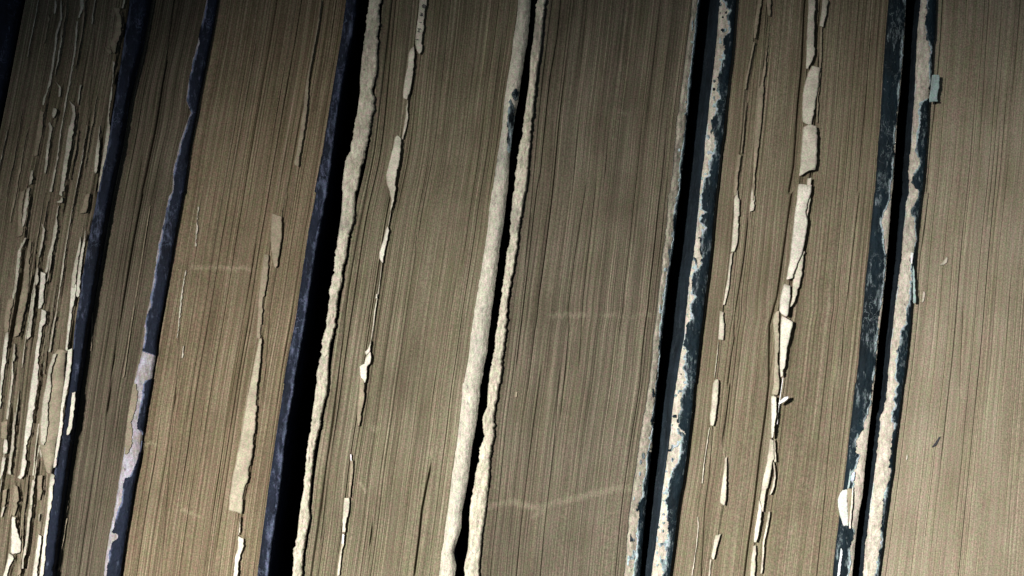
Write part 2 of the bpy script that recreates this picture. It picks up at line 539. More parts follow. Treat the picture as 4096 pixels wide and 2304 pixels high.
flap_no = [0]
def flap(parent, tile, rows, mat=None, lift=None, base=-0.00045, name='torn_page', rag=0.9, flip=False, ends=True, bend=0.0):
    """a torn or folded-over leaf: rows of (y, left x, right x); one long edge stands off the block."""
    flap_no[0] += 1
    sd = flap_no[0] * 17
    ox, oy, s = tile
    a = np.array(rows, float)
    ys = oy + a[:, 0] / s; xl = ox + a[:, 1] / s; xr = ox + a[:, 2] / s
    n = max(6, int((ys[-1] - ys[0]) / 5))
    py = np.linspace(ys[0], ys[-1], n)
    l = np.interp(py, ys, xl); r = np.interp(py, ys, xr)
    fr0 = np.interp(np.convolve(np.pad(py, 6, mode='edge'), np.ones(13) / 13, 'valid'), ys, xr)
    # soften the traced corners
    if False:
        ker = np.array([1, 2, 1]) / 4
        for _ in range(1):
            l[1:-1] = np.convolve(l, ker, 'valid'); r[1:-1] = np.convolve(r, ker, 'valid')
    wmax = max(3.0, float(np.median(r - l)))
    l = l + rag * fbm(py / 16, 0 * py, sd, 4, 0.7); r = r + rag * 1.8 * fbm(py / 14, 0 * py + 5, sd, 4, 0.75)
    notch = min(3.5, 0.14 * wmax)
    r = r - notch * (vn(py / 55, 0 * py, sd + 42) > 0.22)
    rj = np.random.default_rng(sd)
    kn = np.arange(py[0] - 15, py[-1] + 30, 11.0)
    q_ = min(1.0, wmax / 14.0) * (0.42 if name == 'torn_page' and parent is not b1 else 0.65 if name == 'torn_page' else 0.15)
    r = r + np.interp(py, kn, rj.normal(0, 1.9 * q_, len(kn)))
    l = l + np.interp(py, kn, rj.normal(0, 1.0 * q_, len(kn)))
    r = np.maximum(r, l + 1.0)
    if lift is None:
        lift = min(0.0018, 0.30e-4 * wmax + 2.0e-4)
    if -0.0030 < base and name == 'torn_page':
        STEPS.setdefault(parent.name, []).append((py.copy(), l.copy(), fr0, min(13e-4, 3.2e-4 + 3.6e-5 * wmax) if parent.name == 'old_book.001' else min(9e-4, 2.0e-4 + 2.2e-5 * wmax)))
    nc = 9
    U = np.linspace(0, 1, nc)[None, :].repeat(n, 0)
    X = l[:, None] + (r - l)[:, None] * U
    P = py[:, None].repeat(nc, 1)
    t = (py - py[0]) / max(1, (py[-1] - py[0]))
    env = 0.75 + 0.7 * vn(py / 110, 0 * py, sd + 3)
    if ends:
        env = env * (0.45 + 0.55 * np.clip(t * 7, 0, 1))
    Uf = 1 - U if flip else U
    d = base - lift * env[:, None] * np.sin(Uf * 1.9) ** 0.9 + bend * np.sin(np.pi * U)
    d = d + 0.00008 * fbm(X / 12, P / 30, sd + 8, 3)
    k0_, k1_ = rj.uniform(-0.6, 0.7, 2) if wmax > 8 and name == 'torn_page' else (0.0, 0.0)
    P = P + (np.clip(1 - (py - py[0]) / 26, 0, 1) * k0_)[:, None] * (X - l[:, None]) + (np.clip(1 - (py[-1] - py) / 26, 0, 1) * k1_)[:, None] * (X - l[:, None])
    P = P + 3.0 * fbm(X / 9, 0 * P + 3, sd + 12, 2) * ((t < 0.02) | (t > 0.98))[:, None]
    x, y, z = at(X, P, d)
    V = np.stack([x, d, z], -1).reshape(-1, 3)
    i = np.arange(n - 1)[:, None]; j = np.arange(nc - 1)[None, :]
    f = np.stack([i * nc + j, (i + 1) * nc + j, (i + 1) * nc + j + 1, i * nc + j + 1], -1).reshape(-1, 4).tolist()
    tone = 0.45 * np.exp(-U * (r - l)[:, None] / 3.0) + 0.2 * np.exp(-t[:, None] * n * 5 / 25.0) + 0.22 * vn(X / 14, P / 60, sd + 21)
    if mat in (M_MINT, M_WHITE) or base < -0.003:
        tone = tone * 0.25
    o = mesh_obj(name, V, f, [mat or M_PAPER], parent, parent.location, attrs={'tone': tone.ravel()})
    md = o.modifiers.new('thickness', 'SOLIDIFY')
    md.thickness = 0.00011
    md.offset = -1
    return o

def L_(*pieces): return Line(*pieces)

# ------------------------------------------------------------------ the shelf they stand on, and an added dark backing
def box(name, x0, x1, y0, y1, z0, z1, mat):
    v = [(x, y, z) for x in (x0, x1) for y in (y0, y1) for z in (z0, z1)]
    f = [(0, 1, 3, 2), (4, 6, 7, 5), (0, 4, 5, 1), (2, 3, 7, 6), (0, 2, 6, 4), (1, 5, 7, 3)]
    o = mesh_obj(name, v, f, [mat], smooth=False)
    o['kind'] = 'structure'
    return o
M_WOOD, nt, b = nodes("dark_shelf_wood")
tcw = N(nt, 'ShaderNodeTexCoord').outputs['Object']
gw = noise(nt, tcw, 20, 5, 0.6, (0.3, 4, 4))
nt.links.new(ramp(nt, gw.outputs[0], [(0.3, (0.012, 0.009, 0.007)), (0.7, (0.035, 0.025, 0.018))]), b.inputs['Base Color'])
zb = (1152 - Y1) * PX
box('shelf', -0.5, 0.5, -0.03, 0.16, zb - 0.02, zb - 0.0005, M_WOOD)
box('added_gap_backing', -0.5, 0.5, 0.16, 0.175, zb - 0.02, 0.25, M_WOOD)  # unseen dark backing, added so no background glow shows through the gaps

# ================================================================== edges traced from the photograph
# board of the leftmost book
B0R_L = L_((F0, [(-10, 0), (-75, 384), (-130, 768), (-210, 1400), (-300, 2304)]))
B0R_R = L_((F0, [(78, 0), (44, 200), (8, 384), (-20, 500), (-75, 768), (-170, 1400), (-260, 2304)]))
B1_L = L_((F0, [(99, 0), (60, 200), (26, 384), (2, 500), (-55, 768), (-150, 1400), (-240, 2304)]))
B1_R = L_((F0, [(500, 0), (478, 190), (439, 384), (400, 600), (372, 768), (330, 1000), (312, 1152), (276, 1390), (260, 1536), (205, 1920), (160, 2304)]))
B1B_L = L_((F0, [(520, 0), (500, 130), (463, 384), (428, 600), (393, 768), (355, 950), (322, 1152), (296, 1330), (276, 1536), (240, 1760), (213, 1920), (188, 2100), (164, 2304)]))
B1B_R = L_((F0, [(596, 0), (565, 180), (512, 384), (478, 600), (442, 768), (408, 960), (376, 1152), (343, 1350), (316, 1536), (286, 1760), (262, 1920), (236, 2120), (214, 2304)]))
B2_L = L_((F0, [(598, 0), (567, 180), (514, 384), (480, 600), (444, 768), (410, 960), (378, 1152), (345, 1350), (318, 1536), (288, 1760), (264, 1920), (238, 2120), (216, 2304)]))
B2B_L = L_((T(0, 0), [(1560, 0), (1530, 130), (1490, 330), (1450, 480), (1420, 640), (1405, 760), (1440, 850), (1395, 960), (1350, 1100), (1310, 1280), (1300, 1449)]),
           (T(0, 1), [(1275, 30), (1235, 230), (1195, 400), (1165, 620), (1130, 820), (1095, 1000), (1075, 1200)]),
           (T(0, 2), [(1010, 0), (975, 250), (935, 530), (905, 700), (875, 900), (835, 1100), (800, 1300), (782, 1449)]))
B2B_R = L_((T(0, 0), [(1645, 0), (1600, 250), (1545, 530), (1490, 820), (1435, 1100), (1390, 1449)]),
           (T(0, 1), [(1380, 20), (1330, 300), (1275, 620), (1225, 900), (1190, 1080), (1178, 1220)]),
           (T(0, 2), [(1142, 0), (1105, 200), (1078, 380), (1058, 560), (1015, 760), (985, 950), (950, 1150), (930, 1300), (908, 1449)]))
B3_L = L_((F0, [(873, 0), (850, 140), (822, 284), (792, 440), (764, 590), (735, 770), (706, 930), (680, 1096), (653, 1260), (634, 1380), (626, 1420), (606, 1536), (588, 1640), (573, 1740), (563, 1834), (540, 1940), (524, 2040), (506, 2150), (484, 2304)]))
B3B_L = L_((T(1, 0), [(680, 0), (640, 300), (590, 600), (540, 900), (500, 1150), (455, 1449)]),
           (T(1, 1), [(440, 0), (395, 300), (350, 600), (300, 950), (250, 1200), (212, 1449)]),
           (T(1, 2), [(205, 0), (165, 300), (120, 600), (85, 850), (45, 1150), (8, 1449)]))
B3B_R = L_((T(1, 0), [(765, 0), (735, 250), (690, 450), (650, 640), (620, 850), (595, 1050), (560, 1300), (545, 1449)]),
           (T(1, 1), [(540, 0), (500, 200), (455, 450), (415, 700), (380, 950), (345, 1150), (300, 1449)]),
           (T(1, 2), [(292, 0), (245, 280), (215, 520), (185, 800), (150, 1050), (120, 1250), (98, 1449)]))
B4B_L = L_((T(1, 0), [(850, 0), (830, 180), (812, 350), (797, 450), (785, 600), (785, 700), (765, 830), (745, 950), (725, 1060), (715, 1140), (682, 1190), (655, 1330), (648, 1430)]),
           (T(1, 1), [(655, 0), (645, 150), (625, 300), (608, 400), (595, 500), (585, 600), (560, 720), (548, 830), (535, 950), (525, 1020), (500, 1130), (485, 1250), (457, 1380), (460, 1440)]),
           (T(1, 2), [(455, 0), (440, 120), (430, 200), (412, 350), (395, 450), (377, 600), (362, 740), (345, 870), (325, 1000), (310, 1150), (285, 1260), (273, 1449)]))
B4B_R = L_((T(1, 0), [(946, 0), (930, 80), (930, 180), (918, 350), (915, 520), (900, 600), (878, 680), (897, 740), (890, 830), (865, 940), (850, 1050), (820, 1180), (790, 1280), (768, 1430)]),
           (T(1, 1), [(750, 0), (745, 180), (735, 250), (710, 300), (690, 400), (680, 500), (662, 560), (655, 640), (630, 760), (610, 870), (600, 1000), (580, 1080), (560, 1160), (548, 1280), (545, 1440)]),
           (T(1, 2), [(543, 0), (535, 80), (510, 150), (490, 300), (465, 400), (440, 500), (430, 620), (415, 740), (408, 850), (400, 930), (410, 1010), (390, 1100), (375, 1180), (355, 1300), (345, 1449)]))
B4_L = L_((F0, [(1535, 0), (1522, 150), (1510, 280), (1498, 420), (1482, 580), (1462, 700), (1430, 800), (1412, 900), (1392, 1030), (1378, 1130), (1355, 1280), (1335, 1400), (1318, 1536), (1298, 1680), (1275, 1800), (1258, 1920), (1245, 2080), (1212, 2304)]))
B4R_L = L_((T(2, 0), [(48, 0), (35, 150), (10, 300), (0, 400)]),
           (T(1, 0), [(1905, 560), (1875, 750), (1858, 950), (1835, 1100), (1812, 1250), (1792, 1400)]),
           (T(1, 1), [(1780, 0), (1760, 150), (1745, 300), (1715, 500), (1690, 640), (1675, 740), (1640, 950), (1620, 1100), (1605, 1250), (1580, 1380), (1568, 1440)]),
           (T(1, 2), [(1560, 0), (1550, 150), (1530, 330), (1510, 500), (1480, 680), (1465, 820), (1440, 1000), (1420, 1150), (1400, 1300), (1380, 1449)]))
B4R_R = L_((T(2, 0), [(145, 0), (130, 200), (112, 350), (85, 500), (62, 650), (48, 760), (20, 900), (0, 1020)]),
           (T(1, 0), [(1915, 1200), (1900, 1449)]),
           (T(1, 1), [(1893, 20), (1880, 150), (1865, 280), (1840, 420), (1820, 600), (1800, 750), (1780, 900), (1760, 1050), (1745, 1200), (1720, 1330), (1702, 1440)]),
           (T(1, 2), [(1695, 0), (1685, 120), (1670, 250), (1645, 400), (1620, 550), (1605, 700), (1580, 850), (1555, 960), (1550, 1080), (1520, 1180), (1490, 1270), (1512, 1370), (1500, 1449)]))
B5B_L = L_((T(2, 0), [(190, 0), (175, 150), (160, 300), (140, 430), (135, 550), (125, 650), (110, 750), (90, 900), (75, 1020), (60, 1100), (35, 1200), (25, 1330), (18, 1440)]),
           (T(2, 1), [(10, 0)]),
           (T(1, 1), [(1925, 150), (1915, 350), (1890, 500), (1870, 650), (1850, 800), (1830, 950), (1810, 1080), (1800, 1180), (1770, 1330), (1758, 1440)]),
           (T(1, 2), [(1753, 0), (1745, 170), (1710, 250), (1720, 400), (1690, 480), (1685, 580), (1655, 680), (1645, 780), (1620, 900), (1610, 1000), (1610, 1100), (1600, 1250), (1575, 1350), (1573, 1449)]))
B5B_R = L_((T(2, 0), [(250, 0), (235, 200), (215, 400), (195, 520), (180, 650), (165, 800), (150, 950), (140, 1060), (125, 1250), (108, 1440)]),
           (T(2, 1), [(100, 10), (75, 150), (50, 330), (30, 480), (12, 600)]),
           (T(1, 1), [(1920, 720), (1900, 850), (1890, 1000), (1880, 1120), (1865, 1250), (1855, 1350), (1845, 1440)]),
           (T(1, 2), [(1835, 0), (1820, 120), (1800, 220), (1795, 380), (1785, 500), (1765, 600), (1765, 700), (1745, 850), (1730, 1000), (1710, 1120), (1700, 1230), (1685, 1350), (1690, 1449)]))
B5_L = L_((F0, [(2186, 0), (2172, 110), (2160, 220), (2145, 340), (2130, 460), (2116, 620), (2104, 768), (2088, 880), (2072, 1000), (2058, 1100), (2040, 1220), (2022, 1380), (2004, 1536), (1985, 1650), (1972, 1800), (1960, 1920), (1945, 2080), (1925, 2200), (1920, 2304)]))
B5R_L = L_((T(2, 0), [(1360, 0), (1345, 150), (1325, 300), (1305, 470), (1288, 600), (1272, 730), (1255, 850), (1240, 950), (1230, 1100), (1215, 1250), (1195, 1440)]),
           (T(2, 1), [(1180, 30), (1175, 150), (1158, 350), (1140, 450), (1130, 600), (1112, 720), (1100, 850), (1083, 1000), (1065, 1100), (1058, 1250), (1045, 1350), (1038, 1440)]),
           (T(2, 2), [(1033, 0), (1012, 150), (985, 300), (960, 450), (943, 600), (922, 720), (905, 850), (885, 1000), (873, 1150), (862, 1300), (848, 1449)]))
B5R_C = L_((T(2, 0), [(1405, 0), (1390, 130), (1375, 300), (1350, 500), (1330, 650), (1318, 850), (1305, 1000), (1285, 1130), (1262, 1270), (1268, 1350), (1258, 1440)]),
           (T(2, 1), [(1252, 20), (1225, 120), (1222, 300), (1208, 420), (1188, 560), (1165, 640), (1150, 780), (1132, 930), (1112, 1050), (1120, 1150), (1110, 1280), (1098, 1400)]),
           (T(2, 2), [(1085, 0), (1075, 150), (1047, 280), (1060, 350), (1050, 430), (1010, 560), (1015, 650), (990, 740), (985, 850), (952, 900), (962, 1000), (945, 1100), (943, 1250), (925, 1350), (920, 1449)]))
class Off:
    def __init__(self, a, k): self.a, self.k = a, k
    def __call__(self, y): return self.a(y) + (self.k(y) if callable(self.k) else self.k)
B5R_R = L_((F0, [(2802, 0), (2778, 200), (2760, 384), (2742, 560), (2726, 700), (2712, 830), (2690, 1000), (2668, 1160), (2650, 1330), (2634, 1480), (2622, 1620), (2608, 1760), (2596, 1900), (2580, 2060), (2560, 2304)]))
B6B_L = L_((T(2, 0), [(1568, 0), (1557, 150), (1545, 300), (1527, 470), (1510, 620), (1492, 760), (1477, 920), (1460, 1050), (1450, 1200), (1432, 1330), (1420, 1440)]),
           (T(2, 1), [(1418, 20), (1400, 200), (1385, 350), (1365, 520), (1340, 650), (1325, 820), (1310, 950), (1300, 1100), (1275, 1220), (1255, 1350), (1242, 1440)]),
           (T(2, 2), [(1240, 0), (1213, 180), (1200, 330), (1180, 500), (1160, 650), (1135, 800), (1120, 960), (1100, 1100), (1082, 1250), (1065, 1350), (1053, 1449)]))
B6B_R = L_((T(2, 0), [(1692, 0), (1680, 150), (1662, 400), (1635, 600), (1615, 800), (1597, 1000), (1575, 1150), (1555, 1350), (1545, 1440)]),
           (T(2, 1), [(1540, 10), (1525, 150), (1505, 400), (1477, 650), (1455, 800), (1440, 950), (1420, 1100), (1400, 1280), (1383, 1440)]),
           (T(2, 2), [(1375, 0), (1360, 200), (1335, 400), (1312, 600), (1290, 750), (1267, 850), (1245, 1000), (1230, 1150), (1210, 1300), (1190, 1449)]))
B6B_C = L_((T(2, 0), [(1600, 0), (1650, 80), (1635, 130), (1655, 200), (1650, 240), (1612, 270), (1605, 400), (1595, 500), (1570, 580), (1565, 680), (1582, 740), (1550, 765), (1545, 860), (1512, 920), (1530, 1000), (1545, 1090), (1535, 1140), (1500, 1210), (1490, 1270), (1503, 1325), (1460, 1345), (1443, 1440)]),
           (T(2, 1), [(1440, 5), (1430, 130), (1470, 150), (1432, 180), (1425, 230), (1465, 270), (1435, 350), (1430, 440), (1445, 500), (1435, 560), (1392, 600), (1370, 620), (1362, 770), (1400, 790), (1348, 850), (1370, 950), (1328, 1000), (1318, 1100), (1300, 1150), (1322, 1200), (1318, 1280), (1300, 1330), (1325, 1440)]),
           (T(2, 2), [(1330, 0), (1305, 50), (1285, 150), (1285, 200), (1265, 240), (1268, 320), (1322, 370), (1290, 430), (1280, 480), (1262, 600), (1225, 640), (1212, 690), (1190, 730), (1182, 850), (1158, 880), (1180, 940), (1187, 1050), (1187, 1150), (1180, 1250), (1170, 1350), (1150, 1449)]))
B6R_L = L_((T(3, 0), [(920, 0), (895, 300), (877, 550), (860, 850), (840, 1100), (818, 1430)]),
           (T(3, 1), [(810, 20), (787, 250), (770, 450), (747, 650), (730, 850), (705, 1100), (690, 1300), (672, 1440)]),
           (T(3, 2), [(665, 0), (645, 200), (620, 400), (600, 600), (578, 780), (555, 920), (538, 1080), (520, 1200), (495, 1449)]))
B6R_R = L_((T(3, 0), [(1043, 0), (1030, 250), (1015, 480), (995, 720), (975, 900), (960, 1150), (940, 1440)]),
           (T(3, 1), [(935, 10), (920, 200), (905, 400), (885, 650), (865, 850), (840, 1050), (825, 1200), (805, 1440)]),
           (T(3, 2), [(800, 0), (780, 200), (750, 450), (730, 650), (713, 850), (690, 950), (670, 1100), (655, 1250), (635, 1449)]))
B6R_C = L_((T(3, 0), [(1037, 0), (1022, 250), (1007, 480), (986, 720), (966, 900), (945, 1140), (955, 1160), (930, 1350), (920, 1440)]),
           (T(3, 1), [(922, 20), (920, 60), (890, 125), (870, 150), (850, 240), (868, 290), (872, 400), (890, 480), (876, 640), (862, 780), (842, 880), (825, 1000), (825, 1100), (808, 1300), (788, 1440)]),
           (T(3, 2), [(783, 0), (775, 150), (745, 230), (722, 290), (720, 340), (690, 380), (660, 430), (658, 520), (690, 535), (662, 640), (630, 670), (625, 720), (648, 760), (640, 820), (632, 900), (618, 1000), (612, 1070), (648, 1100), (635, 1180), (612, 1260), (622, 1330), (605, 1449)]))
B7B_L = L_((T(3, 0), [(1155, 0), (1130, 200), (1120, 400), (1112, 550), (1105, 750), (1088, 950), (1075, 1150), (1062, 1300), (1060, 1440)]),
           (T(3, 1), [(1060, 20), (1040, 80), (1033, 200), (1020, 300), (1008, 500), (988, 650), (965, 800), (950, 950), (940, 1050), (925, 1150), (922, 1250), (907, 1350), (902, 1440)]),
           (T(3, 2), [(900, 0), (890, 120), (870, 200), (842, 260), (850, 330), (830, 440), (820, 560), (800, 700), (788, 800), (773, 900), (763, 1000), (752, 1100), (737, 1200), (725, 1350), (718, 1449)]))
B7B_R = L_((T(3, 0), [(1270, 0), (1262, 250), (1247, 370), (1237, 560), (1215, 800), (1205, 1000), (1190, 1200), (1170, 1440)]),
           (T(3, 1), [(1162, 20), (1135, 250), (1118, 450), (1104, 650), (1087, 870), (1070, 1050), (1050, 1250), (1025, 1440)]),
           (T(3, 2), [(1020, 0), (1002, 150), (978, 350), (957, 500), (945, 650), (920, 800), (900, 950), (880, 1100), (860, 1280), (835, 1449)]))
B7B_C = L_((T(3, 0), [(1205, 0), (1200, 60), (1195, 200), (1202, 300), (1240, 360), (1228, 420), (1225, 500), (1225, 740), (1190, 752), (1152, 775), (1140, 850), (1138, 950), (1125, 1050), (1120, 1150), (1155, 1200), (1140, 1260), (1102, 1310), (1090, 1380), (1140, 1440)]),
           (T(3, 1), [(1138, 10), (1128, 70), (1092, 120), (1082, 180), (1115, 190), (1112, 250), (1128, 350), (1110, 450), (1080, 500), (1085, 650), (1072, 840), (1055, 870), (1048, 1000), (1018, 1020), (1000, 1080), (998, 1150), (980, 1200), (967, 1300), (975, 1340), (955, 1400), (985, 1440)]),
           (T(3, 2), [(985, 0), (955, 50), (975, 80), (945, 120), (968, 160), (937, 210), (940, 285), (962, 300), (955, 340), (940, 420), (935, 520), (917, 620), (940, 660), (910, 760), (885, 850), (870, 960), (865, 1060), (858, 1150), (868, 1165), (850, 1250), (830, 1350), (815, 1449)]))
B7_R = L_((F0, [(4420, 0), (4300, 1152), (4230, 2304)]))

# ================================================================== book 0: only its back board is in view
b0 = book('old_book', "book at the far left edge of which only a dark sliver of cover shows", -200)
text_block(b0, L_((F0, [(-500, 0), (-900, 2304)])), B0R_L, PAGE[0], 11, ncol=60)
board(b0, B0R_L, B0R_R, [M_NAVY], 12, rag=2)

# ================================================================== book 1: tattered leaves
b1 = book('old_book', "tattered book whose page edges are shredded into many pale torn slivers", 150)
g1 = [(L_((T(0, 0), [(700, 300), (660, 800), (620, 1200), (590, 1449)])), 100, 900, 3, 6e-4),
      (L_((T(0, 1), [(480, 0), (430, 450), (350, 900), (330, 1449)])), 768, 1500, 3, 5e-4)]
text_block(b1, B1_L, B1_R, PAGE[1], 21, g1, swell=0.0)
board(b1, B1B_L, B1B_R, [M_NAVY], 22, rag=2.5, rnd=0.0018, wear_at=lambda U, P: 0.14 * np.exp(-((U - 0.05) / 0.12) ** 2) + 0.05 * vn(U * 3, P / 90, 5))
def F(parent, tile, *sets, **kw):
    for rows in sets:
        flap(parent, tile, rows, **kw)
F(b1, T(0, 0),
  [(0, 285, 292), (130, 262, 270), (360, 215, 222), (430, 205, 210)],
  [(0, 455, 465), (150, 448, 468), (260, 415, 435), (350, 410, 425), (450, 395, 410), (600, 370, 390), (700, 345, 362), (740, 325, 345), (790, 318, 335)],
  [(0, 410, 425), (60, 408, 428), (105, 404, 415)],
  [(-20, 598, 632), (60, 605, 630), (140, 585, 605)],
  [(160, 575, 590), (350, 560, 575), (500, 540, 552), (700, 500, 515), (1000, 450, 460), (1200, 425, 437), (1449, 370, 390)],
  [(-20, 714, 724), (100, 695, 705), (180, 688, 698)],
  [(620, 420, 428), (660, 445, 460), (730, 440, 455)],
  [(810, 400, 425), (850, 390, 425), (890, 395, 412)],
  [(930, 362, 375), (970, 370, 395), (1050, 362, 380), (1080, 355, 375), (1250, 335, 358), (1300, 330, 345)],
  [(760, 520, 530), (800, 535, 565), (850, 545, 572), (950, 525, 558), (1080, 505, 540), (1200, 495, 515), (1350, 465, 495), (1449, 455, 482)],
  [(640, 600, 612), (750, 585, 598), (790, 583, 592)],
  [(460, 850, 866), (600, 848, 858), (750, 825, 838), (870, 812, 822), (960, 805, 828), (1100, 785, 820), (1200, 770, 800), (1300, 755, 785), (1449, 735, 760)],
  [(1050, 735, 755), (1200, 722, 745), (1310, 715, 730)],
  [(-20, 934, 948), (60, 915, 930)])
F(b1, T(0, 0),
  [(60, 850, 905), (130, 880, 915), (200, 872, 920), (280, 855, 905), (330, 832, 890), (400, 850, 870)],
  [(350, 790, 835), (385, 795, 845), (405, 820, 835)],
  [(830, 300, 335), (1000, 275, 315), (1180, 255, 280)], mat=M_PAPER_D)
F(b1, TA,
  [(430, 285, 312), (500, 272, 305), (560, 268, 292)],
  [(600, 250, 272), (750, 225, 262), (880, 205, 238), (960, 198, 218)],
  [(1055, 225, 245), (1110, 195, 225), (1180, 168, 195), (1300, 152, 185), (1449, 138, 168), (1560, 118, 155), (1630, 108, 125)],
  [(920, 383, 405), (980, 395, 418), (1040, 390, 412), (1150, 368, 390), (1240, 350, 370)],
  [(1330, 338, 358), (1449, 325, 360), (1490, 330, 345)],
  [(0, 640, 690), (100, 630, 660), (300, 600, 630), (480, 575, 605), (520, 570, 605), (600, 560, 590), (650, 550, 578)],
  [(670, 575, 592), (700, 560, 590), (722, 525, 575)],
  [(750, 540, 548), (860, 522, 535), (950, 510, 538), (1040, 495, 525), (1120, 480, 505), (1190, 455, 490), (1230, 445, 468), (1350, 425, 448), (1380, 420, 440)],
  [(0, 805, 815), (200, 775, 785), (350, 755, 765), (600, 700, 712), (800, 665, 675), (1000, 630, 642), (1200, 595, 608), (1449, 565, 580)],
  [(1040, 745, 755), (1120, 735, 755), (1200, 718, 742), (1290, 690, 730), (1449, 668, 710), (1520, 660, 700)],
  [(0, 925, 935), (200, 900, 925), (350, 885, 905), (440, 880, 900)])
F(b1, TA,
  [(620, 195, 235), (720, 175, 215), (900, 165, 200), (980, 165, 215), (1050, 160, 210)],
  [(1090, 270, 295), (1200, 250, 285), (1350, 225, 275), (1449, 222, 275), (1600, 190, 250), (1750, 170, 200)],
  [(650, 800, 840), (750, 770, 820), (830, 745, 800)], mat=M_PAPER_D)
F(b1, TA,
  [(990, 795, 805), (1100, 775, 795), (1200, 755, 778), (1300, 735, 765), (1449, 720, 750), (1580, 708, 742), (1600, 712, 728)],
  [(1368, 382, 422), (1449, 378, 422), (1560, 366, 415), (1660, 360, 405), (1720, 355, 385)], mat=M_PAPER_B)
F(b1, TB,
  [(0, 582, 602), (150, 570, 580), (350, 540, 550), (450, 515, 530), (600, 490, 505), (700, 478, 492), (745, 465, 485)],
  [(660, 130, 150), (800, 118, 142), (825, 118, 135)],
  [(830, 112, 125), (1000, 108, 128), (1100, 92, 118), (1250, 70, 98), (1395, 58, 78)],
  [(100, 325, 340), (200, 315, 335), (300, 300, 325), (450, 275, 312), (600, 252, 290), (620, 258, 270)],
  [(1120, 180, 186), (1300, 155, 162), (1449, 135, 145)])
F(b1, TB,
  [(60, 692, 728), (100, 685, 735), (200, 680, 730), (300, 672, 705), (450, 655, 690), (600, 640, 668), (700, 632, 655), (722, 630, 652)],
  [(555, 50, 78), (650, 38, 75), (800, 18, 55), (950, 0, 40), (1100, -8, 20), (1290, -20, 5)],
  [(330, 400, 445), (440, 390, 440), (470, 375, 438), (490, 375, 410), (600, 362, 400), (700, 345, 380), (850, 328, 370), (870, 325, 380), (1000, 305, 372), (1070, 295, 360), (1150, 285, 350), (1240, 272, 335), (1290, 270, 338), (1310, 265, 322), (1449, 245, 308), (1550, 235, 290), (1610, 228, 262), (1760, 215, 255), (1850, 200, 252), (1920, 190, 232), (1950, 168, 195)],
  mat=M_PAPER_B)
F(b1, TB,
  [(240, 70, 130), (350, 50, 110), (450, 38, 95), (550, 38, 75)],
  [(30, 230, 290), (300, 180, 250), (600, 130, 180)],
  [(850, 100, 112), (900, 108, 120)], mat=M_PAPER_D)
flap(b1, TB, [(718, 545, 650), (800, 500, 645), (860, 475, 640), (950, 455, 635), (1050, 440, 625), (1200, 400, 610), (1449, 380, 590), (1620, 370, 560), (1700, 385, 550), (1780, 410, 540), (1910, 450, 500)], mat=paper_material("folded_page_beige", (0.37, 0.325, 0.235)), lift=0.0009, bend=-0.0012)
F(b1, TB,
  [(760, 512, 545), (860, 482, 512), (960, 458, 490), (1100, 440, 490), (1250, 405, 470), (1449, 395, 465), (1600, 388, 440), (1640, 395, 425)], mat=M_PAPER, base=-0.0026, lift=0.0003)
F(b1, TB,
  [(725, 655, 697), (850, 645, 690), (1000, 630, 670), (1100, 612, 655), (1200, 598, 632), (1300, 585, 615), (1449, 572, 605), (1700, 535, 565), (1860, 515, 540)],
  [(1140, 697, 728), (1250, 685, 720), (1449, 662, 695), (1500, 645, 682), (1545, 642, 658)], mat=M_PAPER_B, base=-0.0036, lift=0.0004)
F(b1, TC,
  [(0, 130, 142), (90, 115, 130), (200, 105, 132), (330, 95, 125), (360, 85, 110), (450, 75, 98), (540, 62, 95)],
  [(595, 285, 305), (650, 278, 302), (750, 262, 290), (820, 262, 280)],
  [(825, 258, 285), (920, 245, 275), (1000, 238, 262), (1100, 230, 250), (1200, 215, 240), (1300, 198, 215), (1385, 190, 212)],
  [(900, 340, 355), (965, 338, 350)],
  [(835, 22, 45), (930, 3, 15)],
  [(290, 345, 370), (380, 355, 372), (400, 362, 370)],
  [(100, 335, 350), (300, 310, 322), (560, 285, 300)])
F(b1, TC,
  [(640, 120, 155), (760, 112, 168), (870, 108, 152), (915, 105, 135)],
  [(560, 335, 380), (650, 328, 380), (770, 332, 355)],
  [(690, 25, 60), (830, 15, 45)],
  [(1330, 160, 190), (1449, 150, 180)],
  [(90, 10, 70), (230, 5, 60)], mat=M_PAPER_D)
F(b1, TC,
  [(235, 35, 65), (330, 25, 68), (375, 30, 65)],
  [(390, 22, 52), (450, 10, 45), (600, -10, 5)],
  [(920, 105, 135), (1000, 100, 145), (1060, 98, 160), (1150, 95, 185), (1240, 92, 180), (1258, 110, 170)],
  [(1245, 75, 120), (1300, 65, 125), (1370, 50, 90), (1460, 20, 66), (1500, 10, 50)],
  [(1080, 335, 370), (1200, 322, 360), (1300, 305, 345), (1480, 280, 320)], mat=M_PAPER_B)
F(b1, TC,
  [(540, 448, 482), (600, 440, 478), (750, 425, 465), (900, 412, 445), (1050, 392, 420), (1200, 375, 405), (1300, 365, 400), (1480, 347, 378)], mat=M_PAPER_B, base=-0.0030, lift=0.0004)

rs = np.random.default_rng(5)
for k in range(34):
    y0 = rs.uniform(-60, 2200); ln = rs.uniform(120, 620); u0 = rs.uniform(0.04, 0.93)
    ys_ = np.linspace(y0, min(2380, y0 + ln), 9)
    xs_ = B1_L(ys_) + (B1_R(ys_) - B1_L(ys_)) * u0
    if xs_.max() < -10:
        continue
    w_ = rs.uniform(1.5, 5.5) * (0.35 + np.sin(np.linspace(0.3, 2.9, 9))) * (1 + 0.5 * rs.normal(size=9).clip(-1, 1))
    xs_ = xs_ + np.cumsum(rs.normal(0, 1.2, 9))
    flap(b1, F0, list(zip(ys_, xs_, xs_ + np.maximum(w_, 1.2))), mat=[M_PAPER_D, M_PAPER_D, M_PAPER][k % 3], lift=0.0004, rag=1.1)

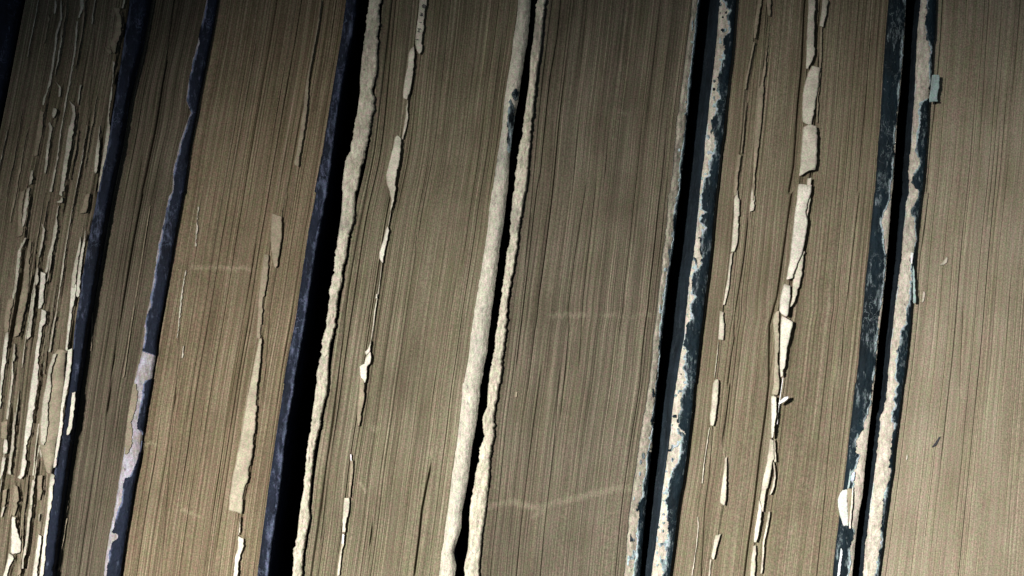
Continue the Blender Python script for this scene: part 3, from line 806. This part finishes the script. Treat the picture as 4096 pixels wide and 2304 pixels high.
# ================================================================== book 2: thin, between the two left dark covers
b2 = book('old_book', "thin shadowed book of brown leaves right beside the shredded one", 430)
g2 = [(L_((T(0, 0), [(1290, 0), (1225, 500), (1140, 1000), (1050, 1449)]), (T(0, 1), [(1045, 0), (975, 400), (900, 850), (820, 1400)])), -600, 1700, 3.0, 9e-4),
      (L_((F0, [(560, 600), (480, 1100), (420, 1600), (330, 2304)])), 600, 2400, 3, 6e-4)]
text_block(b2, B2_L, B2B_L, PAGE[2], 31, g2, recess=0.0032)
def C2(X, P, U):
    lim = L_((T(0, 1), [(1000, 0), (1000, 1180), (1190, 1240), (1185, 1400), (1100, 1420)]),
             (T(0, 2), [(1085, 0), (1070, 100), (1050, 200), (1030, 335), (1078, 370), (1062, 500), (1035, 580), (1005, 650), (975, 700), (935, 712), (925, 800), (912, 900), (870, 1000), (850, 1120), (885, 1135), (890, 1170), (850, 1190), (818, 1300), (803, 1449)]))
    m = X - lim(P) + 7 * fbm(X / 18, P / 22, 77, 3)
    top = X - B2B_L(P) - 3 + 9 * fbm(X / 20, P / 35, 78, 4)
    return np.where(P < 768 + 1180 / 1.8867, top, np.minimum(m, 60))
_, sf = board(b2, B2B_L, B2B_R, [M_CORE_L, M_NAVY], 32, rag=2.5, rnd=0.0014)
cloth(b2, sf, C2, M_NAVY, 33)
flap(b2, T(0, 2), [(0, 1006, 1030), (90, 990, 1045), (200, 972, 1030), (290, 960, 985), (330, 955, 1000), (450, 945, 995), (530, 940, 970)], mat=paper_material("frayed_lining_brown", (0.26, 0.225, 0.165)), base=-0.0033, lift=0.0001, name='lining_paper', rag=2.5)
F(b2, TC, [(780, 595, 612), (930, 575, 590)], [(940, 580, 600), (1050, 558, 578), (1200, 540, 555), (1400, 515, 525)], mat=M_PAPER_D, base=0.0024)
F(b2, T(0, 1), [(100, 1130, 1136), (600, 1050, 1056), (1000, 985, 991), (1400, 930, 936)], [(900, 690, 700), (1100, 685, 695), (1200, 680, 690)], mat=M_PAPER_D, lift=0.0003, base=0.0026)

# ================================================================== book 3
b3 = book('old_book', "golden brown book with one long pale folded leaf, left of a wide black gap", 900)
g3 = [(L_((F0, [(700, 1536), (640, 2304)])), 1300, 2400, 3, 5e-4),
      (L_((T(1, 0), [(420, 500), (330, 900), (240, 1449)]), (T(1, 1), [(230, 0), (100, 900), (60, 1449)])), 250, 1650, 3.5, 7e-4),
      (L_((F0, [(1020, 1152), (960, 1700), (950, 2304)])), 1700, 2400, 3, 7e-4)]
text_block(b3, B3_L, B3B_L, PAGE[3], 41, g3, scuffs=[([(726, 2044), (790, 2074)], 8), ([(760, 1075), (1000, 1078)], 8), ([(520, 1760), (620, 1790)], 6)])
board(b3, B3B_L, B3B_R, [M_NAVY], 42, rag=1.2, rnd=0.0014, wear_at=lambda U, P: 0.15 * np.exp(-((U - 0.82) / 0.17) ** 2) * np.clip(P / 900 + 0.4, 0, 1) + 0.03)
F(b3, T(1, 0), [(0, 488, 495), (200, 460, 470), (400, 420, 432), (600, 380, 398), (680, 370, 402), (800, 360, 390), (1000, 330, 365), (1150, 305, 340), (1230, 285, 325), (1245, 290, 318)], mat=M_PAPER_D)
F(b3, TF_,
  [(536, 684, 709), (600, 680, 708), (650, 685, 700), (672, 690, 697)],
  [(640, 664, 676), (700, 656, 672), (760, 650, 662), (850, 645, 655)], mat=M_PAPER_D, lift=0.0004)
F(b3, TF_,
  [(850, 652, 658), (900, 642, 655), (950, 632, 650), (1000, 622, 647), (1100, 605, 640), (1200, 585, 625), (1250, 577, 612), (1283, 575, 608)], mat=paper_material("folded_page_fawn", (0.43, 0.39, 0.29)), lift=0.0008)
F(b3, TF_, [(1300, 603, 606), (1345, 599, 603)], [(1350, 598, 614), (1375, 598, 612), (1400, 592, 604), (1455, 586, 598)], mat=M_PAPER_B, lift=0.001, rag=2)
F(b3, TF_, [(520, 497, 500), (620, 490, 493)], [(680, 466, 469), (740, 455, 459), (850, 444, 447)], [(870, 460, 463), (900, 457, 460)], mat=M_PAPER, lift=0.0002, rag=2)

# ================================================================== book 4
b4 = book('old_book', "book with a broken line of white torn slips, the top slip bearing printed letters", 1650)
g4 = [(L_((T(1, 2), [(1325, 590), (1290, 750), (1250, 950), (1230, 1150), (1200, 1380)])), 1840, 2330, 3.2, 26e-4),
      (L_((T(1, 2), [(880, 1030), (850, 1260)])), 2070, 2210, 2.6, 16e-4),
      (L_((F0, [(1570, 0), (1500, 600), (1440, 900), (1395, 1152), (1350, 1536), (1245, 2304)])), -600, 2400, 5, 12e-4),
      (L_((T(1, 1), [(1220, 250), (1200, 450)])), 900, 1020, 2.5, 8e-4)]
text_block(b4, B4_L, B4R_L, PAGE[4], 51, g4, scuffs=[([(1725, 1810), (1728, 1850)], 10), ([(1440, 1935), (1455, 1965)], 10), ([(1490, 1715), (1500, 1722)], 14)])
board(b4, B4B_L, B4B_R, [M_CORE, M_NAVY], 52, rag=4.2, rough=3.4e-4, rnd=0.0011, tilt=0.0003, power=7)
_, sf = board(b4, B4R_L, B4R_R, [M_CORE2, M_TEAL_SIDE], 53, rag=1.8, rough=1.8e-4, rnd=0.0022, power=2.2)
def C4(X, P, U):
    spots = [[(2060, 380, 12, 22)], [(2044, 480, 14, 70), (2038, 560, 8, 50)], [(1845, 2190, 14, 44)]]
    m = -20 + 0 * X
    for cx, cy, rx, ry in spots[C4.k]:
        m = np.maximum(m, 8 * (1 - np.sqrt(((X - cx) / rx) ** 2 + ((P - cy) / ry) ** 2)))
    return m + 5 * fbm(X / 10, P / 12, 88, 3)
for C4.k in range(3):
    cloth(b4, sf, C4, M_TEAL, 54, name='cloth_remnant')
F(b4, T(1, 0),
  [(-30, 1232, 1296), (50, 1228, 1285), (130, 1222, 1275), (200, 1212, 1268), (260, 1205, 1262), (330, 1200, 1255), (380, 1212, 1248), (400, 1225, 1240)],
  [(362, 1170, 1195), (400, 1152, 1195), (500, 1142, 1190), (600, 1122, 1178), (700, 1106, 1160), (738, 1112, 1145)],
  [(1020, 1060, 1080), (1040, 1045, 1098), (1100, 1035, 1092), (1200, 1010, 1082), (1320, 980, 1065), (1380, 985, 1055), (1420, 998, 1052), (1449, 1008, 1050), (1510, 1020, 1040), (1600, 1010, 1018)],
  mat=M_PAPER, base=-0.0012, lift=0.0006, rag=0.8)
F(b4, T(1, 0), [(740, 1144, 1149), (820, 1130, 1142), (870, 1128, 1150), (950, 1115, 1138), (1045, 1098, 1110)], mat=M_PAPER)
F(b4, T(1, 1),
  [(262, 985, 995), (290, 975, 1003), (380, 955, 990), (460, 930, 968), (500, 930, 960), (530, 945, 955)],
  [(765, 905, 915), (800, 900, 915)],
  [(1120, 862, 868), (1190, 842, 862), (1200, 820, 860), (1225, 825, 835)],
  [(1205, 850, 862), (1250, 825, 868), (1300, 815, 860), (1310, 780, 840), (1400, 785, 835), (1449, 790, 825)],
  mat=M_WHITE if False else M_PAPER_B, lift=0.0012)
F(b4, T(1, 1), [(150, 1012, 1018), (255, 996, 1000)], [(530, 945, 952), (650, 935, 940), (780, 915, 922), (900, 890, 902), (1000, 882, 890), (1130, 864, 869)], mat=M_PAPER, rag=0.4)
F(b4, T(1, 2), [(-60, 782, 822), (0, 780, 822), (100, 775, 818), (200, 762, 800), (320, 765, 780)], [(575, 712, 735), (700, 706, 728), (850, 695, 710)], mat=M_PAPER_D)
F(b4, T(1, 2), [(860, 665, 708), (1000, 655, 695), (1120, 650, 672)], [(1200, 645, 665), (1280, 630, 645), (1449, 610, 630)], mat=M_PAPER)
F(b4, T(1, 2), [(530, 712, 722), (580, 712, 722)], [(1130, 655, 672), (1205, 645, 662)], mat=M_WHITE)

# printed letters still readable on the top slip, running down it
def glyph(strokes, cx, cy, size, rot, parent):
    """strokes: polylines in a unit box; laid as thin ink on the slip."""
    V, f = [], []
    wdt = 0.15
    for st in strokes:
        for (x0, y0), (x1, y1) in zip(st[:-1], st[1:]):
            dx, dy = x1 - x0, y1 - y0
            l = math.hypot(dx, dy) or 1
            nx, ny = -dy / l * wdt / 2, dx / l * wdt / 2
            ex, ey = dx / l * wdt / 2, dy / l * wdt / 2
            k = len(V)
            for (x, y) in ((x0 - ex + nx, y0 - ey + ny), (x1 + ex + nx, y1 + ey + ny), (x1 + ex - nx, y1 + ey - ny), (x0 - ex - nx, y0 - ey - ny)):
                c, s_ = math.cos(rot), math.sin(rot)
                X = cx + size * (x * c - y * s_)
                Y = cy + size * (x * s_ + y * c)
                dd = -0.0022 + len(V) * 1e-7
                p = at(X, Y, dd)
                V.append((float(p[0]), dd, float(p[2])))
            f.append((k, k + 1, k + 2, k + 3))
    o = mesh_obj('printed_letter', V, f, [M_INK], parent, PAR_ORIGIN(parent), smooth=False)
    md = o.modifiers.new('thickness', 'SOLIDIFY'); md.thickness = 0.00003
    return o
LET = {
 'e': [[(-.35, 0), (.35, 0), (.33, -.25), (0, -.42), (-.33, -.2), (-.35, .1), (-.2, .38), (.1, .42), (.35, .28)]],
 'a': [[(-.3, -.3), (0, -.42), (.28, -.25), (.28, .3), (.42, .4)], [(.28, -.02), (-.1, .02), (-.34, .2), (-.2, .42), (.1, .36), (.28, .15)]],
 '-': [[(-.3, 0), (.3, 0)]],
 'r': [[(-.12, -.35), (-.12, .4)], [(-.35, -.38), (-.1, -.36), (.1, -.3), (.35, -.36)], [(-.32, .42), (.1, .42)]],
}
slips = [c for c in b4.children if c.name.startswith('torn_page')]
top_slip = slips[0]
for ch, gx, gy, sz in (('e', 570, 145, 95), ('a', 510, 345, 85), ('-', 485, 535, 80), ('r', 458, 725, 95), ('-', 410, 955, 95)):
    glyph(LET[ch], 1600 + gx / 6.0375, gy / 6.0375, sz / 6.0375, 0.1, top_slip)

# ================================================================== book 5
b5 = book('old_book', "widest book in the middle, its leaves untorn with a faint pale scratch low down", 2350)
g5 = [(L_((T(2, 0), [(375, 0), (345, 300), (290, 600), (250, 1000), (220, 1300)]), (T(2, 1), [(190, 0), (110, 700), (50, 1200), (20, 1449)])), -600, 1500, 3, 9e-4),
      (L_((T(2, 0), [(310, 0), (235, 600), (200, 1000), (160, 1449)])), -600, 1100, 3, 8e-4),
      (L_((T(2, 1), [(560, 0), (480, 500), (430, 900), (440, 1000), (400, 1449)])), 700, 1700, 3.5, 8e-4),
      (L_((T(2, 1), [(635, 0), (590, 400), (545, 800), (520, 1200)])), 700, 1500, 3, 7e-4),
      (L_((T(2, 2), [(210, 0), (130, 600), (70, 1100), (40, 1449)])), 1450, 2400, 3.5, 8e-4),
      (L_((T(2, 2), [(360, 0), (320, 500), (250, 1100), (220, 1449)])), 1450, 2400, 3.5, 8e-4)]
text_block(b5, B5_L, B5R_L, PAGE[5], 61, g5, kinks=[(1250, 45, 4)], scuffs=[
    ([(1955, 2035), (2048, 2010), (2160, 2025), (2250, 2010), (2340, 1985), (2385, 1965), (2450, 1958), (2520, 1945)], 13), ([(2130, 2062), (2172, 2045)], 11),
    ([(2200, 1268), (2380, 1255), (2470, 1262), (2600, 1262)], 10), ([(2470, 440), (2510, 455)], 8)])
board(b5, B5B_L, B5B_R, [M_CORE, M_TEAL_SIDE], 62, rag=4.2, rough=3.6e-4, rnd=0.0013, tilt=0.0003, power=6)
_, sf = board(b5, B5R_L, B5R_R, [M_CORE_D, M_TEAL_SIDE], 63, rag=3.0, rough=3.0e-4, rnd=0.0018, tilt=0.0016)
def C5(X, P, U):
    m = X - B5R_C(P) + 6 * fbm(X / 11, P / 16, 97, 4)
    sp = vn(X / 13, P / 24, 99) - 0.36
    lowdown = np.clip((P - 1700) / 300, 0, 1)
    return np.maximum(m, 24 * (sp + 0.12 * lowdown) - 2 * (1 - np.clip((X - B5R_L(P)) / 10, 0, 1)) * 6)
cloth(b5, sf, C5, M_TEAL, 64)
F(b5, T(2, 2), [(60, 25, 40), (100, 22, 36)], mat=M_PAPER_D, name='scuffed_leaf', lift=0.0002)

# ================================================================== book 6
b6 = book('old_book', "book with wide curled cream leaves running down its page edges, between teal black boards", 3050)
g6 = [(L_((T(2, 1), [(1800, 170), (1770, 450), (1740, 650), (1690, 950), (1690, 1100), (1660, 1449)]), (T(2, 2), [(1640, 0), (1605, 400)])), 850, 1800, 3.2, 13e-4),
      (L_((T(3, 0), [(292, 100), (275, 500), (245, 800), (215, 1250), (200, 1449)]), (T(3, 1), [(178, 0), (130, 500), (85, 800), (30, 1000), (25, 1449)]), (TE, [(250, 0), (200, 350), (150, 800), (90, 1200), (60, 1449)])), -600, 2400, 6, 22e-4),
      (L_((TF, [(560, 20), (530, 400), (450, 800), (430, 1200), (400, 1449)])), 0, 760, 9, 10e-4),
      (L_((T(2, 2), [(1530, 350), (1500, 700), (1470, 900), (1440, 1449)])), 1700, 2400, 3, 10e-4),
      (L_((T(3, 0), [(800, 200), (760, 700), (710, 1449)]), (T(3, 1), [(690, 0), (640, 600), (590, 1000), (560, 1449)])), 100, 1500, 3, 9e-4),
      (L_((T(3, 2), [(510, 100), (440, 900), (390, 1400)])), 1500, 2400, 3, 8e-4)]
text_block(b6, B6B_R, B6R_L, PAGE[6], 71, g6, kinks=[(1245, 50, 6)], scuffs=[([(2890, 1790), (2904, 1830)], 9), ([(3170, 2130), (3185, 2100)], 6)])
def W6(U, P): return 0.02 + 0 * U
_, sf = board(b6, B6B_L, B6B_R, [M_CORE_P, M_TEAL_SIDE], 72, knee=(0.020, 0.0062), wear_at=lambda U, P: 0.95 * np.exp(-((U - 0.03) / 0.06) ** 2) * np.clip(0.55 + 1.8 * vn(P / 90, 0 * P, 3), 0, 1), rag=1.5, rough=2.0e-4, rnd=0.0012, depth=-0.0036)
def C6(X, P, U):
    m = X - B6B_C(P) + 7 + 9 * fbm(X / 9, P / 13, 107, 4, 0.65)
    holes = 11 * (vn(X / 9, P / 22, 109) - 0.33)
    near = np.clip(1 - (X - B6B_C(P)) / 34, 0, 1)
    m = m - np.clip(holes * near * 4, 0, 50)
    spots = 34 * (vn(X / 12, P / 17, 111) - 0.26)
    return np.where(m < 0, np.maximum(m, np.minimum(spots, 6) - 1), m)
cloth(b6, sf, C6, M_TEAL, 73)
_, sf = board(b6, B6R_L, B6R_R, [M_CORE_P, M_TEAL_SIDE], 74, rag=1.0, rough=1.6e-4, rnd=0.0010, depth=-0.0034)
def C6R(X, P, U):
    m = B6R_C(P) - X + 2 + 6 * fbm(X / 9, P / 14, 117, 4, 0.65)
    return m
cloth(b6, sf, C6R, M_TEAL, 75)
F(b6, TF,
  [(-30, 525, 562), (100, 508, 540), (200, 490, 522), (320, 485, 500)],
  [(345, 478, 498), (430, 465, 480), (550, 440, 455), (650, 418, 440), (740, 408, 422)],
  [(-30, 590, 632), (60, 595, 625), (130, 605, 622)],
  [(200, 608, 615), (400, 592, 600), (600, 560, 580), (700, 545, 568), (740, 522, 570), (850, 515, 562), (1000, 505, 550), (1050, 498, 545), (1200, 490, 530), (1449, 478, 500), (1580, 470, 495), (1660, 470, 490)],
  [(840, 418, 424), (1000, 402, 410), (1150, 390, 400), (1265, 378, 388)],
  [(1275, 348, 385), (1350, 348, 372), (1449, 330, 358), (1620, 320, 345)], mat=M_PAPER_D)
F(b6, TF,
  [(-40, 940, 995), (100, 935, 995), (300, 925, 995), (450, 922, 990), (500, 920, 970), (570, 918, 935)],
  [(1025, 950, 1005), (1050, 890, 1010), (1200, 880, 1010), (1350, 870, 1005), (1420, 865, 990), (1460, 862, 985)], mat=M_PAPER, base=-0.0022, lift=0.0012)
F(b6, TF,
  [(540, 965, 1035), (600, 935, 1030), (700, 905, 1025), (800, 890, 1005), (950, 885, 980), (1010, 890, 965), (1025, 920, 950)],
  [(-30, 1057, 1102), (120, 1040, 1085), (215, 1030, 1062)], mat=M_PAPER, base=-0.0010, lift=0.0010)
F(b6, TF, [(220, 1035, 1055), (380, 1030, 1052), (560, 1025, 1045), (800, 1010, 1022), (1020, 1005, 1015)], mat=M_PAPER_D, base=-0.0005)
F(b6, T(3, 1),
  [(-60, 225, 330), (0, 218, 325), (60, 215, 305), (150, 200, 285), (215, 195, 300), (265, 190, 295), (350, 180, 280), (450, 170, 262), (530, 160, 225), (600, 145, 200), (660, 135, 195)],
  mat=M_PAPER_B, base=-0.0024, lift=0.0014)
F(b6, T(3, 1),
  [(-100, 295, 332), (0, 290, 328), (100, 288, 318), (200, 285, 300)],
  [(430, 230, 275), (530, 210, 264), (600, 195, 258), (700, 185, 240), (790, 180, 212), (880, 150, 180)], mat=M_PAPER, base=-0.0016, lift=0.0010)
F(b6, TD,
  [(82, 420, 500), (150, 400, 495), (250, 385, 480), (350, 380, 465), (370, 390, 445)],
  [(392, 400, 470), (415, 395, 512), (500, 390, 505), (600, 388, 480), (700, 385, 455), (800, 385, 445), (900, 383, 430), (985, 390, 412)],
  [(1165, 297, 350), (1200, 295, 352), (1350, 297, 350), (1449, 298, 335), (1560, 300, 328), (1575, 300, 325)], mat=M_PAPER_B, base=-0.0026, lift=0.0016)
F(b6, TD,
  [(350, 350, 385), (375, 330, 385), (430, 315, 385), (500, 322, 380), (600, 330, 378), (800, 332, 370), (950, 325, 375), (1050, 325, 380), (1150, 310, 365)], mat=paper_material("torn_page_tan", (0.42, 0.38, 0.28)), base=-0.0012, lift=0.0008)
F(b6, TD, [(990, 412, 419), (1150, 388, 395), (1300, 368, 375), (1440, 355, 363)], mat=M_WHITE, base=-0.0020, lift=0.0002, rag=0.3, name='loose_thread')
# loose tuft standing off the leaves
flap(b6, TD, [(1170, 442, 470), (1188, 414, 470), (1207, 394, 452), (1227, 376, 424), (1245, 369, 392)], mat=M_WHITE, base=-0.0050, lift=0.0016, name='paper_tuft', rag=0.8)
F(b6, TE,
  [(235, 262, 302), (330, 250, 300), (410, 240, 310), (430, 238, 290), (500, 222, 280), (600, 200, 262), (700, 185, 240), (780, 175, 225), (860, 180, 205)],
  [(235, 300, 310), (350, 300, 320), (440, 300, 328)],
  [(440, 290, 302), (500, 298, 308), (560, 303, 315), (600, 292, 315), (660, 283, 305), (700, 270, 290), (730, 258, 272)],
  [(880, 248, 268), (950, 238, 260), (1050, 220, 242), (1150, 200, 220), (1300, 190, 212), (1430, 178, 198)],
  [(1190, 110, 145), (1300, 98, 138), (1480, 83, 128)], mat=M_PAPER, base=-0.0014, lift=0.0010)
F(b6, TE, [(780, 165, 182), (860, 160, 190), (950, 145, 185), (1050, 130, 170), (1150, 120, 145)], mat=M_PAPER_B, base=-0.0024)
F(b6, T(2, 1),
  [(-20, 1690, 1702), (40, 1680, 1705), (60, 1675, 1718), (200, 1672, 1715), (380, 1658, 1700), (450, 1650, 1680)],
  [(470, 1645, 1665), (600, 1632, 1648), (700, 1618, 1640), (800, 1600, 1620), (850, 1590, 1602)],
  [(895, 1565, 1602), (1000, 1562, 1602), (1115, 1555, 1595)],
  [(-40, 1808, 1826), (80, 1800, 1830), (100, 1795, 1835), (150, 1792, 1825)],
  [(1130, 1555, 1561), (1400, 1525, 1531)])
F(b6, T(2, 2),
  [(-30, 1530, 1555), (0, 1515, 1560), (120, 1505, 1552), (250, 1492, 1538), (310, 1495, 1520)],
  [(560, 1605, 1622), (700, 1590, 1622), (850, 1570, 1615), (895, 1568, 1605)],
  [(1145, 1530, 1575), (1200, 1520, 1555), (1300, 1503, 1530), (1320, 1508, 1520)], base=-0.0010, lift=0.0012)
F(b6, T(2, 2),
  [(330, 1485, 1493), (600, 1445, 1453), (750, 1430, 1440)],
  [(1000, 1395, 1405), (1080, 1400, 1410), (1250, 1385, 1390), (1449, 1352, 1362)],
  [(1320, 1492, 1505), (1460, 1480, 1492)])
# the torn flap of pale paper that hangs out at the foot of the right board
flap(b6, T(3, 2), [(798, 565, 600), (820, 545, 598), (870, 525, 598), (930, 530, 600), (1000, 545, 605), (1050, 562, 612), (1070, 570, 615)], mat=paper_material("pale_lining_paper", (0.60, 0.63, 0.60), 0.08), base=-0.0040, lift=0.0012, name='lining_paper', rag=1.5)
flap(b6, T(3, 2), [(790, 600, 640), (850, 598, 640), (950, 602, 632), (1060, 608, 622)], mat=M_PAPER_D, base=-0.0046, lift=0.0003, name='lining_paper')
flap(b6, T(3, 2), [(780, 636, 645), (900, 628, 640), (1000, 616, 630), (1090, 612, 624)], mat=M_PAPER_B, base=-0.0049, lift=0.0003, name='lining_paper')
flap(b6, T(3, 2), [(642, 622, 628), (700, 612, 628), (760, 605, 620), (790, 598, 606)], mat=M_MINT, base=-0.0042, lift=0.0002, name='lining_paper', rag=1.5)
flap(b6, T(3, 2), [(660, 645, 655), (700, 625, 655), (730, 620, 645)], mat=paper_material("pale_blue_lining", (0.50, 0.58, 0.68), 0.1), base=-0.0042, lift=0.0002, name='lining_paper', rag=1.5)
flap(b6, T(3, 2), [(1240, 552, 558), (1300, 540, 560), (1400, 530, 545), (1480, 520, 536)], mat=paper_material("worn_white_lining", (0.62, 0.66, 0.70), 0.1), base=-0.0042, lift=0.0002, name='lining_paper', rag=2)

# ================================================================== book 7
b7 = book('old_book', "smooth fawn book at the right edge with a mint paper tab on its board", 3950)
g7 = [(L_((T(3, 0), [(1340, 0), (1325, 300), (1305, 550), (1265, 950), (1240, 1449)]), (T(3, 1), [(1220, 0), (1170, 500), (1140, 900)])), -600, 1200, 4, 10e-4),
      (L_((T(3, 0), [(1690, 0), (1650, 650), (1620, 1100)])), -300, 620, 2.6, 7e-4),
      (L_((T(3, 1), [(1495, 850), (1470, 1449)])), 1200, 1600, 2.6, 7e-4),
      (L_((F0, [(3560, 1536), (3520, 2304)])), 1500, 2400, 5, 6e-4)]
text_block(b7, B7B_R, B7_R, PAGE[7], 81, g7, fine=0.45)
_, sf = board(b7, B7B_L, B7B_R, [M_CORE_P, M_TEAL_SIDE], 82, wear_at=lambda U, P: 0.95 * np.exp(-((U - 0.03) / 0.06) ** 2) * np.clip(0.55 + 1.8 * vn(P / 90, 0 * P, 3), 0, 1), rag=3.0, rough=3.0e-4, rnd=0.0016, depth=-0.0034)
def C7(X, P, U):
    m = X - B7B_C(P) + 3 + 8 * fbm(X / 9, P / 13, 127, 4, 0.65)
    near = np.clip(1 - (X - B7B_C(P)) / 30, 0, 1)
    return m - np.clip(40 * (vn(X / 8, P / 24, 129) - 0.33) * near, 0, 50)
cloth(b7, sf, C7, M_TEAL, 83)
flap(b7, T(3, 0), [(566, 1238, 1294), (590, 1236, 1297), (680, 1226, 1290), (752, 1216, 1283), (768, 1218, 1280)], mat=M_MINT, base=-0.0044, lift=-0.0004, name='paper_tab', rag=1.0)
flap(b7, T(3, 1), [(540, 1083, 1090), (600, 1092, 1105), (700, 1094, 1110), (800, 1094, 1116), (830, 1095, 1116), (842, 1098, 1110)], mat=M_MINT, base=-0.0030, lift=0.0005, name='lining_paper', rag=1.2)
flap(b7, T(3, 1), [(460, 1078, 1096), (500, 1076, 1094), (545, 1080, 1088)], mat=M_WHITE, base=-0.0044, lift=0.0002, name='lining_paper', rag=1.2)
F(b7, T(3, 1), [(485, 1343, 1352), (510, 1330, 1356), (530, 1312, 1350), (552, 1290, 1325)], [(750, 1168, 1186), (790, 1164, 1182), (835, 1158, 1172)], mat=M_PAPER, base=-0.0005, lift=0.0002, name='scuffed_leaf', rag=2)
F(b7, T(3, 2), [(532, 1042, 1058), (572, 1040, 1048)], mat=M_PAPER_B, base=-0.0005, lift=0.0002, name='scuffed_leaf')
F(b7, T(3, 2), [(400, 1288, 1302), (425, 1272, 1292), (450, 1255, 1278), (478, 1232, 1248)], mat=M_INK, base=-0.0003, lift=0.00005, name='ink_smudge', rag=3)

# the leaves themselves, shaped round their torn slips
for a_, k_ in LATER:
    build_text_block(*a_, **k_)
